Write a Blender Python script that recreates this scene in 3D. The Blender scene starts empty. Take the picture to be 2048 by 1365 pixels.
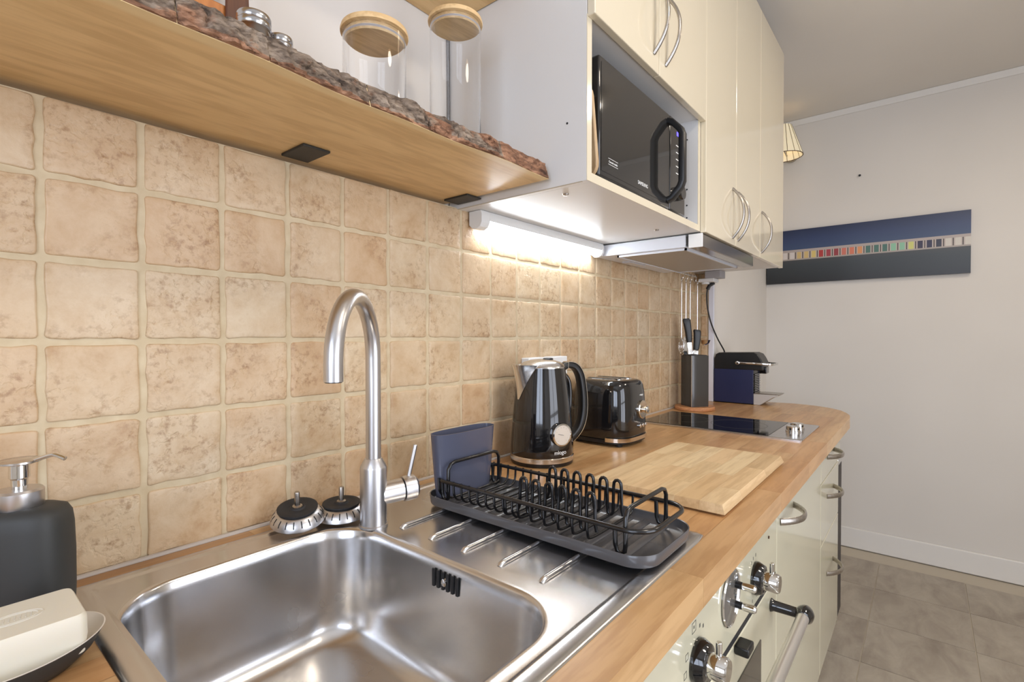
import bpy, bmesh, math, random
from mathutils import Vector, Matrix, noise
random.seed(7)
SC = bpy.context.scene
COL = SC.collection
R = math.radians

def lin(c):
    return tuple(((v/255)/12.92 if v/255 <= .04045 else ((v/255+.055)/1.055)**2.4) for v in c)

# ------------------------------------------------------------------ camera
cam_d = bpy.data.cameras.new('camera'); cam = bpy.data.objects.new('camera', cam_d); COL.objects.link(cam)
F_PX, YAW, PITCH = 1004.29, 0.68889, -0.011719
cam_d.sensor_width = 36; cam_d.lens = F_PX*36/2048; cam_d.clip_start = .02
fw = Vector((math.cos(YAW)*math.cos(PITCH), math.sin(YAW)*math.cos(PITCH), math.sin(PITCH)))
rt = Vector((math.sin(YAW), -math.cos(YAW), 0)); up = rt.cross(fw)
cam.matrix_world = Matrix(((rt.x, up.x, -fw.x, 0), (rt.y, up.y, -fw.y, -.839), (rt.z, up.z, -fw.z, 1.213), (0, 0, 0, 1)))
SC.camera = cam

# ------------------------------------------------------------------ world, light, exposure
SC.view_settings.view_transform = 'Standard'; SC.view_settings.look = 'None'
SC.view_settings.exposure = -0.62; SC.view_settings.gamma = 1.0; SC.view_settings.use_curve_mapping = False
W = bpy.data.worlds.new('world'); SC.world = W; W.use_nodes = True
W.node_tree.nodes['Background'].inputs[0].default_value = (.55, .70, 1.0, 1)
W.node_tree.nodes['Background'].inputs[1].default_value = 3.0
ROOM_X0, ROOM_X1, ROOM_Y0, ROOM_H = -1.25, 3.443, -2.35, 2.51
def area(name, loc, rot, sx, sy, power, col):
    l = bpy.data.lights.new(name, 'AREA'); l.shape = 'RECTANGLE'; l.size = sx; l.size_y = sy; l.energy = power; l.color = col
    o = bpy.data.objects.new(name, l); COL.objects.link(o); o.location = loc; o.rotation_euler = rot
    return o
# daylight arriving through the window in the left wall
area('window_daylight', (ROOM_X0-.10, -1.30, 1.55), (0, R(-90), 0), 1.15, 1.25, 38, (.80, .87, 1.0))
# added fill for tiles and shelf underside, through an invented door behind the photographer
area('added_door_fill', (.75, ROOM_Y0-.10, 1.15), (R(90), 0, 0), 1.35, 2.0, 40, (1.0, .97, .94))

# ------------------------------------------------------------------ materials
MATS = {}
def nodes_of(m): return m.node_tree.nodes, m.node_tree.links
def pmat(name, col, rough=.5, metal=0, **kw):
    if name in MATS: return MATS[name]
    m = bpy.data.materials.new(name); m.use_nodes = True
    b = m.node_tree.nodes['Principled BSDF']
    b.inputs['Base Color'].default_value = (*lin(col), 1); b.inputs['Roughness'].default_value = rough; b.inputs['Metallic'].default_value = metal
    for k, v in kw.items():
        b.inputs[k.replace('_', ' ')].default_value = v
    MATS[name] = m
    return m
def N(m, t, **kw):
    n = m.node_tree.nodes.new(t)
    for k, v in kw.items():
        if k.startswith('i_'):
            key = k[2:].replace('_', ' ')
            n.inputs[int(key) if key.isdigit() else key].default_value = v
        else: setattr(n, k, v)
    return n
def L(m, a, b): m.node_tree.links.new(a, b)
def ramp(m, stops, interp='LINEAR'):
    n = m.node_tree.nodes.new('ShaderNodeValToRGB'); cr = n.color_ramp; cr.interpolation = interp
    while len(cr.elements) < len(stops): cr.elements.new(.5)
    for e, (p, c) in zip(cr.elements, stops):
        e.position = p; e.color = (*lin(c), 1) if len(c) == 3 else c
    return n
def bsdf(m): return m.node_tree.nodes['Principled BSDF']
def coords(m, scale=(1, 1, 1), kind='Object', rot=(0, 0, 0)):
    tc = N(m, 'ShaderNodeTexCoord'); mp = N(m, 'ShaderNodeMapping')
    mp.inputs['Scale'].default_value = scale; mp.inputs['Rotation'].default_value = rot
    L(m, tc.outputs[kind], mp.inputs['Vector']); return mp.outputs['Vector']
def bump(m, h, strength=.3, dist=.002):
    b = N(m, 'ShaderNodeBump'); b.inputs['Strength'].default_value = strength; b.inputs['Distance'].default_value = dist
    L(m, h, b.inputs['Height']); L(m, b.outputs['Normal'], bsdf(m).inputs['Normal'])
def mixc(m, fac, a, b, mode='MIX'):
    n = N(m, 'ShaderNodeMix', data_type='RGBA', blend_type=mode)
    for s, v in ((n.inputs['Factor'], fac), (n.inputs[6], a), (n.inputs[7], b)):
        if isinstance(v, (int, float)): s.default_value = v
        elif isinstance(v, tuple): s.default_value = (*lin(v), 1)
        else: L(m, v, s)
    return n.outputs[2]
def math_(m, op, a, b=None):
    n = N(m, 'ShaderNodeMath', operation=op)
    for i, v in enumerate((a, b)):
        if v is None: continue
        if isinstance(v, (int, float)): n.inputs[i].default_value = v
        else: L(m, v, n.inputs[i])
    return n.outputs[0]

def wood(name, light, dark, axis='X', scale=9, stretch=14, rough=.38, vary=.0, spec=.4, bumpk=.06, dots=False):
    if name in MATS: return MATS[name]
    m = pmat(name, light, rough); b = bsdf(m); b.inputs['Specular IOR Level'].default_value = spec
    s = {'X': (scale/stretch, scale, scale), 'Y': (scale, scale/stretch, scale), 'Z': (scale, scale, scale/stretch)}[axis]
    v = coords(m, s)
    oi = N(m, 'ShaderNodeObjectInfo')
    add = N(m, 'ShaderNodeVectorMath', operation='ADD'); L(m, v, add.inputs[0])
    sc = N(m, 'ShaderNodeVectorMath', operation='SCALE'); sc.inputs[0].default_value = (13.1, 7.7, 5.3); L(m, oi.outputs['Random'], sc.inputs['Scale'])
    L(m, sc.outputs[0], add.inputs[1])
    n1 = N(m, 'ShaderNodeTexNoise', i_Scale=1.0, i_Detail=6.0, i_Roughness=.62, i_Distortion=.8); L(m, add.outputs[0], n1.inputs['Vector'])
    n2 = N(m, 'ShaderNodeTexNoise', i_Scale=7.0, i_Detail=3.0, i_Roughness=.6); L(m, add.outputs[0], n2.inputs['Vector'])
    r = ramp(m, [(.28, dark), (.62, light)]); L(m, n1.outputs['Fac'], r.inputs['Fac'])
    r2 = ramp(m, [(.40, (222, 212, 200)), (.56, (255, 255, 255))]); L(m, n2.outputs['Fac'], r2.inputs['Fac'])
    c = mixc(m, .55, r.outputs['Color'], r2.outputs['Color'], 'MULTIPLY')
    if vary:
        rv = ramp(m, [(0, (205, 180, 155)), (.35, (255, 248, 240)), (.6, (232, 205, 180)), (.85, (255, 255, 255)), (1, (222, 196, 170))])
        L(m, oi.outputs['Random'], rv.inputs['Fac'])
        c = mixc(m, vary, c, rv.outputs['Color'], 'MULTIPLY')
    if dots:
        vo = N(m, 'ShaderNodeTexNoise', i_Scale=.55, i_Detail=2.0); L(m, add.outputs[0], vo.inputs['Vector'])
        rd = ramp(m, [(.68, (255, 255, 255)), (.74, (130, 95, 60))]); L(m, vo.outputs['Fac'], rd.inputs['Fac'])
        c = mixc(m, .55, c, rd.outputs['Color'], 'MULTIPLY')
    L(m, c, b.inputs['Base Color']); bump(m, n2.outputs['Fac'], bumpk, .001)
    return m

def steel(name, col=(200, 198, 195), rough=.24, axis=0, k=.12, bk=.02):
    m = pmat(name, col, rough, 1.0)
    s = [60, 60, 60]; s[axis] = 1.5
    v = coords(m, tuple(s))
    n = N(m, 'ShaderNodeTexNoise', i_Scale=6.0, i_Detail=4.0); L(m, v, n.inputs['Vector'])
    rr = N(m, 'ShaderNodeMapRange'); rr.inputs['To Min'].default_value = max(.02, rough-k); rr.inputs['To Max'].default_value = rough+k
    L(m, n.outputs['Fac'], rr.inputs['Value']); L(m, rr.outputs[0], bsdf(m).inputs['Roughness'])
    bump(m, n.outputs['Fac'], bk, .0004)
    return m

def plaster(name, col, rough=.75, bk=.08):
    m = pmat(name, col, rough)
    n = N(m, 'ShaderNodeTexNoise', i_Scale=9.0, i_Detail=5.0); L(m, coords(m), n.inputs['Vector'])
    n2 = N(m, 'ShaderNodeTexNoise', i_Scale=1.3, i_Detail=2.0); L(m, coords(m), n2.inputs['Vector'])
    r = ramp(m, [(.3, tuple(int(c*.965) for c in col)), (.7, col)]); L(m, n2.outputs['Fac'], r.inputs['Fac'])
    L(m, r.outputs['Color'], bsdf(m).inputs['Base Color'])
    bump(m, n.outputs['Fac'], bk, .004); return m

M_WALL = plaster('wall_paint', (224, 219, 212))
M_CEIL = plaster('ceiling_paint', (226, 220, 211))
M_TRIM = pmat('white_trim', (228, 225, 220), .45)
M_GREY_BLUE = pmat('hood_white_metal', (214, 217, 224), .32)
def make_grout():
    m = pmat('grout', (204, 184, 146), .85)
    n = N(m, 'ShaderNodeTexNoise', i_Scale=40.0, i_Detail=6.0); L(m, coords(m), n.inputs['Vector'])
    r = ramp(m, [(.3, (196, 176, 142)), (.7, (212, 195, 163))]); L(m, n.outputs['Fac'], r.inputs['Fac']); L(m, r.outputs['Color'], bsdf(m).inputs['Base Color'])
    bump(m, n.outputs['Fac'], .35, .003); return m
M_GROUT = make_grout()
def make_tile():
    m = pmat('travertine_tile', (205, 175, 140), .42); b = bsdf(m); b.inputs['Specular IOR Level'].default_value = .45
    v = coords(m); oi = N(m, 'ShaderNodeObjectInfo')
    add = N(m, 'ShaderNodeVectorMath', operation='ADD'); L(m, v, add.inputs[0])
    sc = N(m, 'ShaderNodeVectorMath', operation='SCALE'); sc.inputs[0].default_value = (31, 17, 23); L(m, oi.outputs['Random'], sc.inputs['Scale']); L(m, sc.outputs[0], add.inputs[1])
    vv = add.outputs[0]
    n1 = N(m, 'ShaderNodeTexNoise', i_Scale=17.0, i_Detail=9.0, i_Roughness=.68, i_Distortion=.25); L(m, vv, n1.inputs['Vector'])
    r1 = ramp(m, [(.28, (184, 154, 118)), (.44, (203, 180, 148)), (.62, (214, 196, 168)), (.78, (199, 172, 138))]); L(m, n1.outputs['Fac'], r1.inputs['Fac'])
    rv = ramp(m, [(0, (255, 250, 242)), (.3, (248, 234, 220)), (.55, (255, 252, 248)), (.75, (244, 224, 204)), (1, (252, 246, 238))], 'LINEAR'); L(m, oi.outputs['Random'], rv.inputs['Fac'])
    c = mixc(m, .8, r1.outputs['Color'], rv.outputs['Color'], 'MULTIPLY')
    n2 = N(m, 'ShaderNodeTexNoise', i_Scale=90.0, i_Detail=5.0, i_Roughness=.7); L(m, vv, n2.inputs['Vector'])
    r2 = ramp(m, [(.34, (178, 150, 122)), (.50, (255, 255, 255))]); L(m, n2.outputs['Fac'], r2.inputs['Fac'])
    n3 = N(m, 'ShaderNodeTexNoise', i_Scale=75.0, i_Detail=4.0, i_Distortion=.3); L(m, vv, n3.inputs['Vector'])
    msk = N(m, 'ShaderNodeTexNoise', i_Scale=11.0, i_Detail=2.0); L(m, vv, msk.inputs['Vector'])
    rm = ramp(m, [(.40, (50, 50, 50)), (.60, (255, 255, 255))]); L(m, msk.outputs['Fac'], rm.inputs['Fac'])
    mot = mixc(m, rm.outputs['Color'], (255, 255, 255), r2.outputs['Color'])
    c = mixc(m, .6, c, mot, 'MULTIPLY'); L(m, c, b.inputs['Base Color'])
    pit = ramp(m, [(.36, (0, 0, 0)), (.46, (255, 255, 255))]); L(m, n3.outputs['Fac'], pit.inputs['Fac'])
    pitm = mixc(m, rm.outputs['Color'], (255, 255, 255), pit.outputs['Color'])
    h = math_(m, 'ADD', math_(m, 'MULTIPLY', n2.outputs['Fac'], .35), math_(m, 'MULTIPLY', pitm, .8))
    h = math_(m, 'ADD', h, math_(m, 'MULTIPLY', n1.outputs['Fac'], .8))
    bump(m, h, .5, .0016); return m
M_TILE = make_tile()
def make_floor():
    m = pmat('stone_floor_tile', (150, 143, 132), .38)
    v = coords(m, (1, 2.2, 1)); oi = N(m, 'ShaderNodeObjectInfo')
    add = N(m, 'ShaderNodeVectorMath', operation='ADD'); L(m, v, add.inputs[0])
    sc = N(m, 'ShaderNodeVectorMath', operation='SCALE'); sc.inputs[0].default_value = (19, 11, 3); L(m, oi.outputs['Random'], sc.inputs['Scale']); L(m, sc.outputs[0], add.inputs[1])
    n = N(m, 'ShaderNodeTexNoise', i_Scale=5.0, i_Detail=6.0, i_Roughness=.6, i_Distortion=.5); L(m, add.outputs[0], n.inputs['Vector'])
    r = ramp(m, [(.3, (140, 128, 114)), (.5, (160, 149, 134)), (.72, (178, 168, 152))]); L(m, n.outputs['Fac'], r.inputs['Fac']); L(m, r.outputs['Color'], bsdf(m).inputs['Base Color'])
    bump(m, n.outputs['Fac'], .06, .003); return m
M_FLOOR = make_floor()
M_FGROUT = pmat('floor_grout', (190, 180, 163), .8)
M_CREAM = pmat('gloss_cream_door', (222, 210, 184), .10, 0, Coat_Weight=.4, Coat_Roughness=.04)
M_CREAM_PALE = pmat('gloss_ivory_front', (208, 202, 176), .12, 0, Coat_Weight=.3, Coat_Roughness=.05)
M_CARC = pmat('white_melamine', (222, 220, 217), .35)
M_CHIP = pmat('raw_chipboard_edge', (190, 182, 165), .85)
M_NICKEL = steel('brushed_nickel', (178, 172, 165), .30, 2)
def sink_steel():
    m = pmat('sink_steel', (212, 211, 211), .24, 1.0)
    n = N(m, 'ShaderNodeTexNoise', i_Scale=9.0, i_Detail=3.0); L(m, coords(m, (1, .4, 1)), n.inputs['Vector'])
    rr = N(m, 'ShaderNodeMapRange'); rr.inputs['From Min'].default_value = .3; rr.inputs['From Max'].default_value = .7
    rr.inputs['To Min'].default_value = .19; rr.inputs['To Max'].default_value = .29
    L(m, n.outputs['Fac'], rr.inputs['Value']); L(m, rr.outputs[0], bsdf(m).inputs['Roughness']); return m
M_STEEL = sink_steel()
M_FAUC = steel('faucet_steel', (206, 205, 206), .33, 2, .08)
M_CHROME = pmat('chrome', (225, 224, 222), .06, 1)
M_BLACK_GLOSS = pmat('gloss_black_enamel', (18, 18, 20), .08, 0, Coat_Weight=.6, Coat_Roughness=.03)
M_BLACK_PL = pmat('black_plastic', (22, 22, 23), .35)
M_BLACK_MATT = pmat('black_rubber', (34, 34, 36), .6)
M_WIRE = pmat('black_coated_wire', (20, 20, 22), .25, 0, Coat_Weight=.3)
M_TRAY = pmat('anthracite_plastic', (84, 83, 85), .22)
M_CUP = pmat('grey_blue_plastic', (88, 91, 108), .22)
M_MW = pmat('smoked_glass_door', (40, 39, 38), .04, 0, Coat_Weight=.5, Coat_Roughness=.02)
M_HOB = pmat('black_ceramic_glass', (14, 14, 15), .04)
M_PRINT = pmat('white_print', (235, 235, 232), .5)
M_DARKPRINT = pmat('grey_print', (90, 88, 80), .6)
M_WHITE_PL = pmat('white_plastic', (228, 228, 226), .35)
M_SOAP = pmat('cream_soap', (226, 220, 203), .42, 0, Subsurface_Weight=.25, Subsurface_Radius=(.01, .008, .005), Subsurface_Scale=.5)
M_DISH = pmat('white_enamel', (222, 216, 208), .3)
M_DARKSIL = pmat('charcoal_rubber_coat', (52, 53, 52), .55)
M_COUNTER = wood('beech_worktop', (210, 176, 130), (188, 149, 104), 'X', 9, 8, .30, vary=.75, spec=.45)
M_SHELF = wood('shelf_wood', (228, 194, 140), (214, 178, 123), 'X', 6, 6, .36, dots=True)
def shelf_sapwood(m):
    b = bsdf(m); src = b.inputs['Base Color'].links[0].from_socket
    tc = N(m, 'ShaderNodeTexCoord'); sp_ = N(m, 'ShaderNodeSeparateXYZ'); L(m, tc.outputs['Object'], sp_.inputs[0])
    n = N(m, 'ShaderNodeTexNoise', i_Scale=5.0, i_Detail=2.0); L(m, tc.outputs['Object'], n.inputs['Vector'])
    y = math_(m, 'ADD', sp_.outputs['Y'], math_(m, 'MULTIPLY', n.outputs['Fac'], .02))
    mr = N(m, 'ShaderNodeMapRange'); mr.inputs['From Min'].default_value = -.241; mr.inputs['From Max'].default_value = -.247; L(m, y, mr.inputs['Value'])
    L(m, mixc(m, math_(m, 'MULTIPLY', mr.outputs[0], .6), src, (236, 214, 166)), b.inputs['Base Color'])
shelf_sapwood(M_SHELF)
M_BOARD = wood('pale_bamboo', (225, 203, 163), (209, 182, 138), 'X', 10, 10, .42, vary=.5)
M_LID = wood('bamboo_lid', (232, 200, 150), (216, 180, 128), 'X', 14, 8, .45)
M_ORANGE = wood('orange_wood', (196, 126, 66), (160, 92, 44), 'Z', 20, 8, .45)
M_DARKW = wood('dark_brown_wood', (108, 62, 36), (78, 42, 24), 'Z', 20, 8, .45)
M_PINKW = wood('base_wood', (206, 150, 104), (182, 124, 82), 'X', 20, 8, .45)
M_TRAYW = wood('plywood_tray', (206, 178, 140), (180, 148, 108), 'Z', 18, 6, .45)
def make_bark():
    m = pmat('bark', (96, 70, 52), .85); v = coords(m); vs = coords(m, (.35, 1, 1))
    n = N(m, 'ShaderNodeTexNoise', i_Scale=60.0, i_Detail=8.0, i_Roughness=.7, i_Distortion=.4); L(m, vs, n.inputs['Vector'])
    grey = ramp(m, [(.32, (58, 47, 40)), (.45, (112, 95, 80)), (.58, (152, 134, 116)), (.72, (182, 166, 148))]); L(m, n.outputs['Fac'], grey.inputs['Fac'])
    red = ramp(m, [(.32, (86, 58, 42)), (.48, (138, 98, 72)), (.62, (180, 136, 106)), (.75, (208, 170, 140))]); L(m, n.outputs['Fac'], red.inputs['Fac'])
    pm = N(m, 'ShaderNodeTexNoise', i_Scale=16.0, i_Detail=4.0, i_Distortion=.5); L(m, v, pm.inputs['Vector'])
    pr = ramp(m, [(.55, (0, 0, 0)), (.62, (255, 255, 255))]); L(m, pm.outputs['Fac'], pr.inputs['Fac'])
    tc = N(m, 'ShaderNodeTexCoord'); sp_ = N(m, 'ShaderNodeSeparateXYZ'); L(m, tc.outputs['Object'], sp_.inputs[0])
    zz = math_(m, 'ADD', sp_.outputs['Z'], math_(m, 'MULTIPLY', pm.outputs['Fac'], -.012))
    low = math_(m, 'LESS_THAN', zz, 1.5165); rgt = math_(m, 'GREATER_THAN', sp_.outputs['X'], .664)
    f = math_(m, 'MAXIMUM', math_(m, 'MAXIMUM', low, rgt), pr.outputs['Color'])
    c = mixc(m, f, grey.outputs['Color'], red.outputs['Color'])
    n2 = N(m, 'ShaderNodeTexNoise', i_Scale=190.0, i_Detail=5.0); L(m, vs, n2.inputs['Vector'])
    r2 = ramp(m, [(.36, (120, 104, 92)), (.52, (255, 255, 255))]); L(m, n2.outputs['Fac'], r2.inputs['Fac'])
    c = mixc(m, .6, c, r2.outputs['Color'], 'MULTIPLY'); L(m, c, bsdf(m).inputs['Base Color'])
    h = math_(m, 'ADD', math_(m, 'MULTIPLY', n2.outputs['Fac'], .6), n.outputs['Fac']); bump(m, h, .9, .004); return m
M_BARK = make_bark()
def make_glass():
    m = pmat('clear_glass', (255, 255, 255), .0, 0, Transmission_Weight=1.0, IOR=1.3); return m
M_GLASS = make_glass()
def emis(name, col, strength):
    m = pmat(name, col, .4); b = bsdf(m); b.inputs['Emission Color'].default_value = (*lin(col), 1); b.inputs['Emission Strength'].default_value = strength; return m

# ------------------------------------------------------------------ mesh helpers
class MB:
    def __init__(s): s.v = []; s.f = []
    def add(s, vs, fs):
        o = len(s.v); s.v += [tuple(p) for p in vs]; s.f += [tuple(i+o for i in f) for f in fs]; return s
    def box(s, x0, x1, y0, y1, z0, z1):
        return s.add([(x0, y0, z0), (x1, y0, z0), (x1, y1, z0), (x0, y1, z0), (x0, y0, z1), (x1, y0, z1), (x1, y1, z1), (x0, y1, z1)],
                     [(3, 2, 1, 0), (4, 5, 6, 7), (0, 1, 5, 4), (1, 2, 6, 5), (2, 3, 7, 6), (3, 0, 4, 7)])
    def loft(s, loops, cap0=True, cap1=True, close=True):
        n = len(loops[0]); vs = [p for l in loops for p in l]; fs = []
        for i in range(len(loops)-1):
            for j in range(n if close else n-1):
                k = (j+1) % n; fs.append((i*n+j, i*n+k, (i+1)*n+k, (i+1)*n+j))
        if cap0: fs.append(tuple(reversed(range(n))))
        if cap1: fs.append(tuple((len(loops)-1)*n+j for j in range(n)))
        return s.add(vs, fs)
    def prism(s, pts, axis, a0, a1):
        def P(p, a): return {'x': (a, p[0], p[1]), 'y': (p[0], a, p[1]), 'z': (p[0], p[1], a)}[axis]
        return s.loft([[P(p, a0) for p in pts], [P(p, a1) for p in pts]])
    def lathe(s, prof, o=(0, 0, 0), d=(0, 0, 1), n=32, cap0=True, cap1=True):
        o = Vector(o); d = Vector(d).normalized()
        a = d.orthogonal().normalized(); b = d.cross(a)
        loops = [[o+d*z+(a*math.cos(2*math.pi*i/n)+b*math.sin(2*math.pi*i/n))*max(r, 1e-5) for i in range(n)] for r, z in prof]
        return s.loft(loops, cap0, cap1)
    def cyl(s, p0, p1, r, n=20, r1=None):
        p0 = Vector(p0); p1 = Vector(p1); return s.lathe([(r, 0), (r if r1 is None else r1, (p1-p0).length)], p0, p1-p0, n)
    def sweep(s, path, prof, normal=None, closed=False):
        """profile points (u,v): u along 'normal', v along tangent x normal"""
        path = [Vector(p) for p in path]; n = len(path); loops = []; prev = None
        for i, p in enumerate(path):
            if closed: t = path[(i+1) % n]-path[i-1]
            else: t = path[min(i+1, n-1)]-path[max(i-1, 0)]
            t.normalize()
            if normal is not None: a = Vector(normal).normalized(); a = (a-t*a.dot(t)).normalized()
            else:
                a = t.orthogonal().normalized() if prev is None else (prev-t*prev.dot(t)).normalized()
            prev = a; b = t.cross(a)
            loops.append([p+a*u+b*w for u, w in prof])
        if closed:
            m = len(prof); vs = [q for l in loops for q in l]; fs = []
            for i in range(n):
                for j in range(m):
                    k = (j+1) % m; i2 = (i+1) % n; fs.append((i*m+j, i*m+k, i2*m+k, i2*m+j))
            return s.add(vs, fs)
        return s.loft(loops)
    def tube(s, path, r, n=8, closed=False, normal=None):
        return s.sweep(path, [(r*math.cos(2*math.pi*i/n), r*math.sin(2*math.pi*i/n)) for i in range(n)], normal, closed)
    def xform(s, M):
        s.v = [tuple(M @ Vector(p)) for p in s.v]; return s
    def mesh(s, name, smooth=35):
        me = bpy.data.meshes.new(name); me.from_pydata(s.v, [], s.f)
        bm = bmesh.new(); bm.from_mesh(me); bmesh.ops.recalc_face_normals(bm, faces=bm.faces); bm.to_mesh(me); bm.free()
        if smooth:
            me.shade_smooth(); me.set_sharp_from_angle(angle=R(smooth))
        me.update(); return me
    def build(s, name, mat, parent=None, smooth=35, bevel=0, seg=2, subd=0):
        me = s.mesh(name, smooth); me.materials.append(mat)
        return link(name, me, parent, bevel, seg, subd)
def link(name, me, parent=None, bevel=0, seg=2, subd=0):
    o = bpy.data.objects.new(name, me); COL.objects.link(o)
    if parent is not None: setp(o, parent)
    if bevel:
        b = o.modifiers.new('bevel', 'BEVEL'); b.width = bevel; b.segments = seg; b.limit_method = 'ANGLE'; b.angle_limit = R(40)
    if subd:
        u = o.modifiers.new('subd', 'SUBSURF'); u.levels = u.render_levels = subd
    return o
WM = {}
def wmat(o):
    m = Matrix.Translation(o.location)
    if o.parent is not None: m = wmat(o.parent) @ o.matrix_parent_inverse @ m
    return m
def setp(o, parent):
    o.parent = parent; o.matrix_parent_inverse = wmat(parent).inverted()
def thing(name, label, cat, loc=(0, 0, 0), group=None):
    o = bpy.data.objects.new(name, None); o.empty_display_size = .02; COL.objects.link(o); o.location = loc
    return tag(o, label, cat, group)
def tag(o, label, cat, group=None):
    o['label'] = label; o['category'] = cat
    if group: o['group'] = group
    return o
def struct(o, label=None):
    o['kind'] = 'structure'
    if label: o['label'] = label
    return o
def rrect(x0, x1, y0, y1, r, n=6):
    pts = []
    for cx, cy, a0 in ((x1-r, y1-r, 0), (x0+r, y1-r, 90), (x0+r, y0+r, 180), (x1-r, y0+r, 270)):
        for i in range(n+1):
            a = R(a0+90*i/n); pts.append((cx+r*math.cos(a), cy+r*math.sin(a)))
    return pts
def arc(c, r, a0, a1, n, plane='xz'):
    out = []
    for i in range(n+1):
        a = R(a0+(a1-a0)*i/n); u, w = r*math.cos(a), r*math.sin(a)
        out.append((c[0]+u, c[1], c[2]+w) if plane == 'xz' else (c[0], c[1]+u, c[2]+w) if plane == 'yz' else (c[0]+u, c[1]+w, c[2]))
    return out
def smoothpath(pts, k=6):
    P = [Vector(p) for p in pts]; out = []
    for i in range(len(P)-1):
        p0, p1, p2, p3 = P[max(i-1, 0)], P[i], P[i+1], P[min(i+2, len(P)-1)]
        for j in range(k):
            t = j/k; out.append(.5*((2*p1)+(p2-p0)*t+(2*p0-5*p1+4*p2-p3)*t*t+(3*p1-p0-3*p2+p3)*t**3))
    out.append(P[-1]); return out
def text(body, size, mat, parent, M, name='lettering', depth=.0003):
    cu = bpy.data.curves.new('t', 'FONT'); cu.body = body; cu.size = size; cu.extrude = depth; cu.align_x = 'CENTER'; cu.align_y = 'CENTER'
    to = bpy.data.objects.new('t', cu); COL.objects.link(to)
    bpy.context.view_layer.update()
    me = bpy.data.meshes.new_from_object(to.evaluated_get(bpy.context.evaluated_depsgraph_get()))
    bpy.data.objects.remove(to); me.transform(M); me.materials.clear(); me.materials.append(mat)
    return link(name, me, parent)
def frame(o, xd, yd):
    xd = Vector(xd).normalized(); yd = Vector(yd).normalized(); zd = xd.cross(yd)
    return Matrix(((xd.x, yd.x, zd.x, o[0]), (xd.y, yd.y, zd.y, o[1]), (xd.z, yd.z, zd.z, o[2]), (0, 0, 0, 1)))

# ------------------------------------------------------------------ the room
TILE_TOP, WT = 1.508, .90
NIBX, NIBY = 2.435, -.068
PLY = .03      # plaster plane above the tiles
wb = struct(MB().box(ROOM_X0, NIBX, PLY, PLY+.10, 0, ROOM_H).build('wall_back', M_WALL), 'white plaster wall behind the worktop, tiled below the shelf')
MB().box(-.25, NIBX, .0022, PLY, .80, TILE_TOP).build('tile_backing', M_GROUT, wb)
P = .1035; X0 = .1088; Z0 = 1.2044
def tile_mesh(seed, w, h):
    rnd = random.Random(seed); n = 28; hw, hh = w/2, h/2; r = .0045; outer = []
    pts = []
    for (ax, ay), (bx, by) in (((hw, -hh), (hw, hh)), ((hw, hh), (-hw, hh)), ((-hw, hh), (-hw, -hh)), ((-hw, -hh), (hw, -hh))):
        A, B = Vector((ax, ay, 0)), Vector((bx, by, 0)); ln = (B-A).length; d = (B-A)/ln; e_ = min(r, ln*.2)
        for q in (0, .2, .4, .6, .8, 1): pts.append(A+d*(e_+(ln-2*e_)*q))
        nd = Vector((-d.y, d.x, 0)); pts.append(B-d*e_*.3+nd*e_*.3)
    ph = rnd.random()*100
    off = [noise.noise(Vector((p.x*55+ph, p.y*55, ph)))*.0024+noise.noise(Vector((p.x*140, p.y*140+ph, ph)))*.0011 for p in pts]
    def loop(inset, y):
        out = []
        for p, o_ in zip(pts, off):
            d = p.normalized(); q = p-d*(inset+o_+.0012); out.append((q.x, y, q.y))
        return out
    mb = MB(); lo = [loop(-.0006, .0050), loop(.0, .0016), loop(.0008, .0004), loop(.0026, -.0002), loop(.012, -.0001)]
    mb.loft(lo, False, True)
    return mb.mesh('tile', 60)
gap = .0062
full = [tile_mesh(i, P-gap, P-gap) for i in range(10)]
bot_h = (Z0-2*P)-WT-gap/2-.002
bots = [tile_mesh(40+i, P-gap, bot_h) for i in range(4)]
top_h = TILE_TOP-(Z0+2*P)-gap/2
tops = [tile_mesh(60+i, P-gap, top_h) for i in range(4)]
for me in full+bots+tops: me.materials.append(M_TILE)
k = 0
for c in range(-3, 22):
    xc = X0+P*(c+.5)
    for r_ in range(-3, 3):
        if r_ == -3: me = random.choice(bots); zc = WT+.002+bot_h/2
        elif r_ == 2: me = random.choice(tops); zc = TILE_TOP-top_h/2
        else: me = random.choice(full); zc = Z0+P*(r_+.5)
        o = bpy.data.objects.new('tile', me); COL.objects.link(o); setp(o, wb)
        jx, jz = random.uniform(-.0006, .0006), random.uniform(-.0006, .0006)
        o.location = (xc+jx, random.uniform(-.0008, .0006), zc+jz); o.rotation_euler = (0, random.uniform(-.008, .008), 0)
        if random.random() < .5 and r_ not in (-3, 2): o.rotation_euler = (0, math.pi+random.uniform(-.008, .008), 0)
# last cut column before the wall steps out
lw = NIBX-.004-(X0+22*P)-gap/2-gap/2
cut = [tile_mesh(80+i, max(lw, .01), P-gap) for i in range(2)]
for me in cut: me.materials.append(M_TILE)
for r_ in range(-3, 3):
    o = bpy.data.objects.new('tile', random.choice(cut)); COL.objects.link(o); setp(o, wb)
    zc = Z0+P*(r_+.5)
    o.location = (X0+22*P+gap/2+lw/2, 0, zc)
    if r_ == -3: o.scale = (1, 1, bot_h/(P-gap)); o.location.z = WT+.002+bot_h/2
    if r_ == 2: o.scale = (1, 1, top_h/(P-gap)); o.location.z = TILE_TOP-top_h/2
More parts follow.
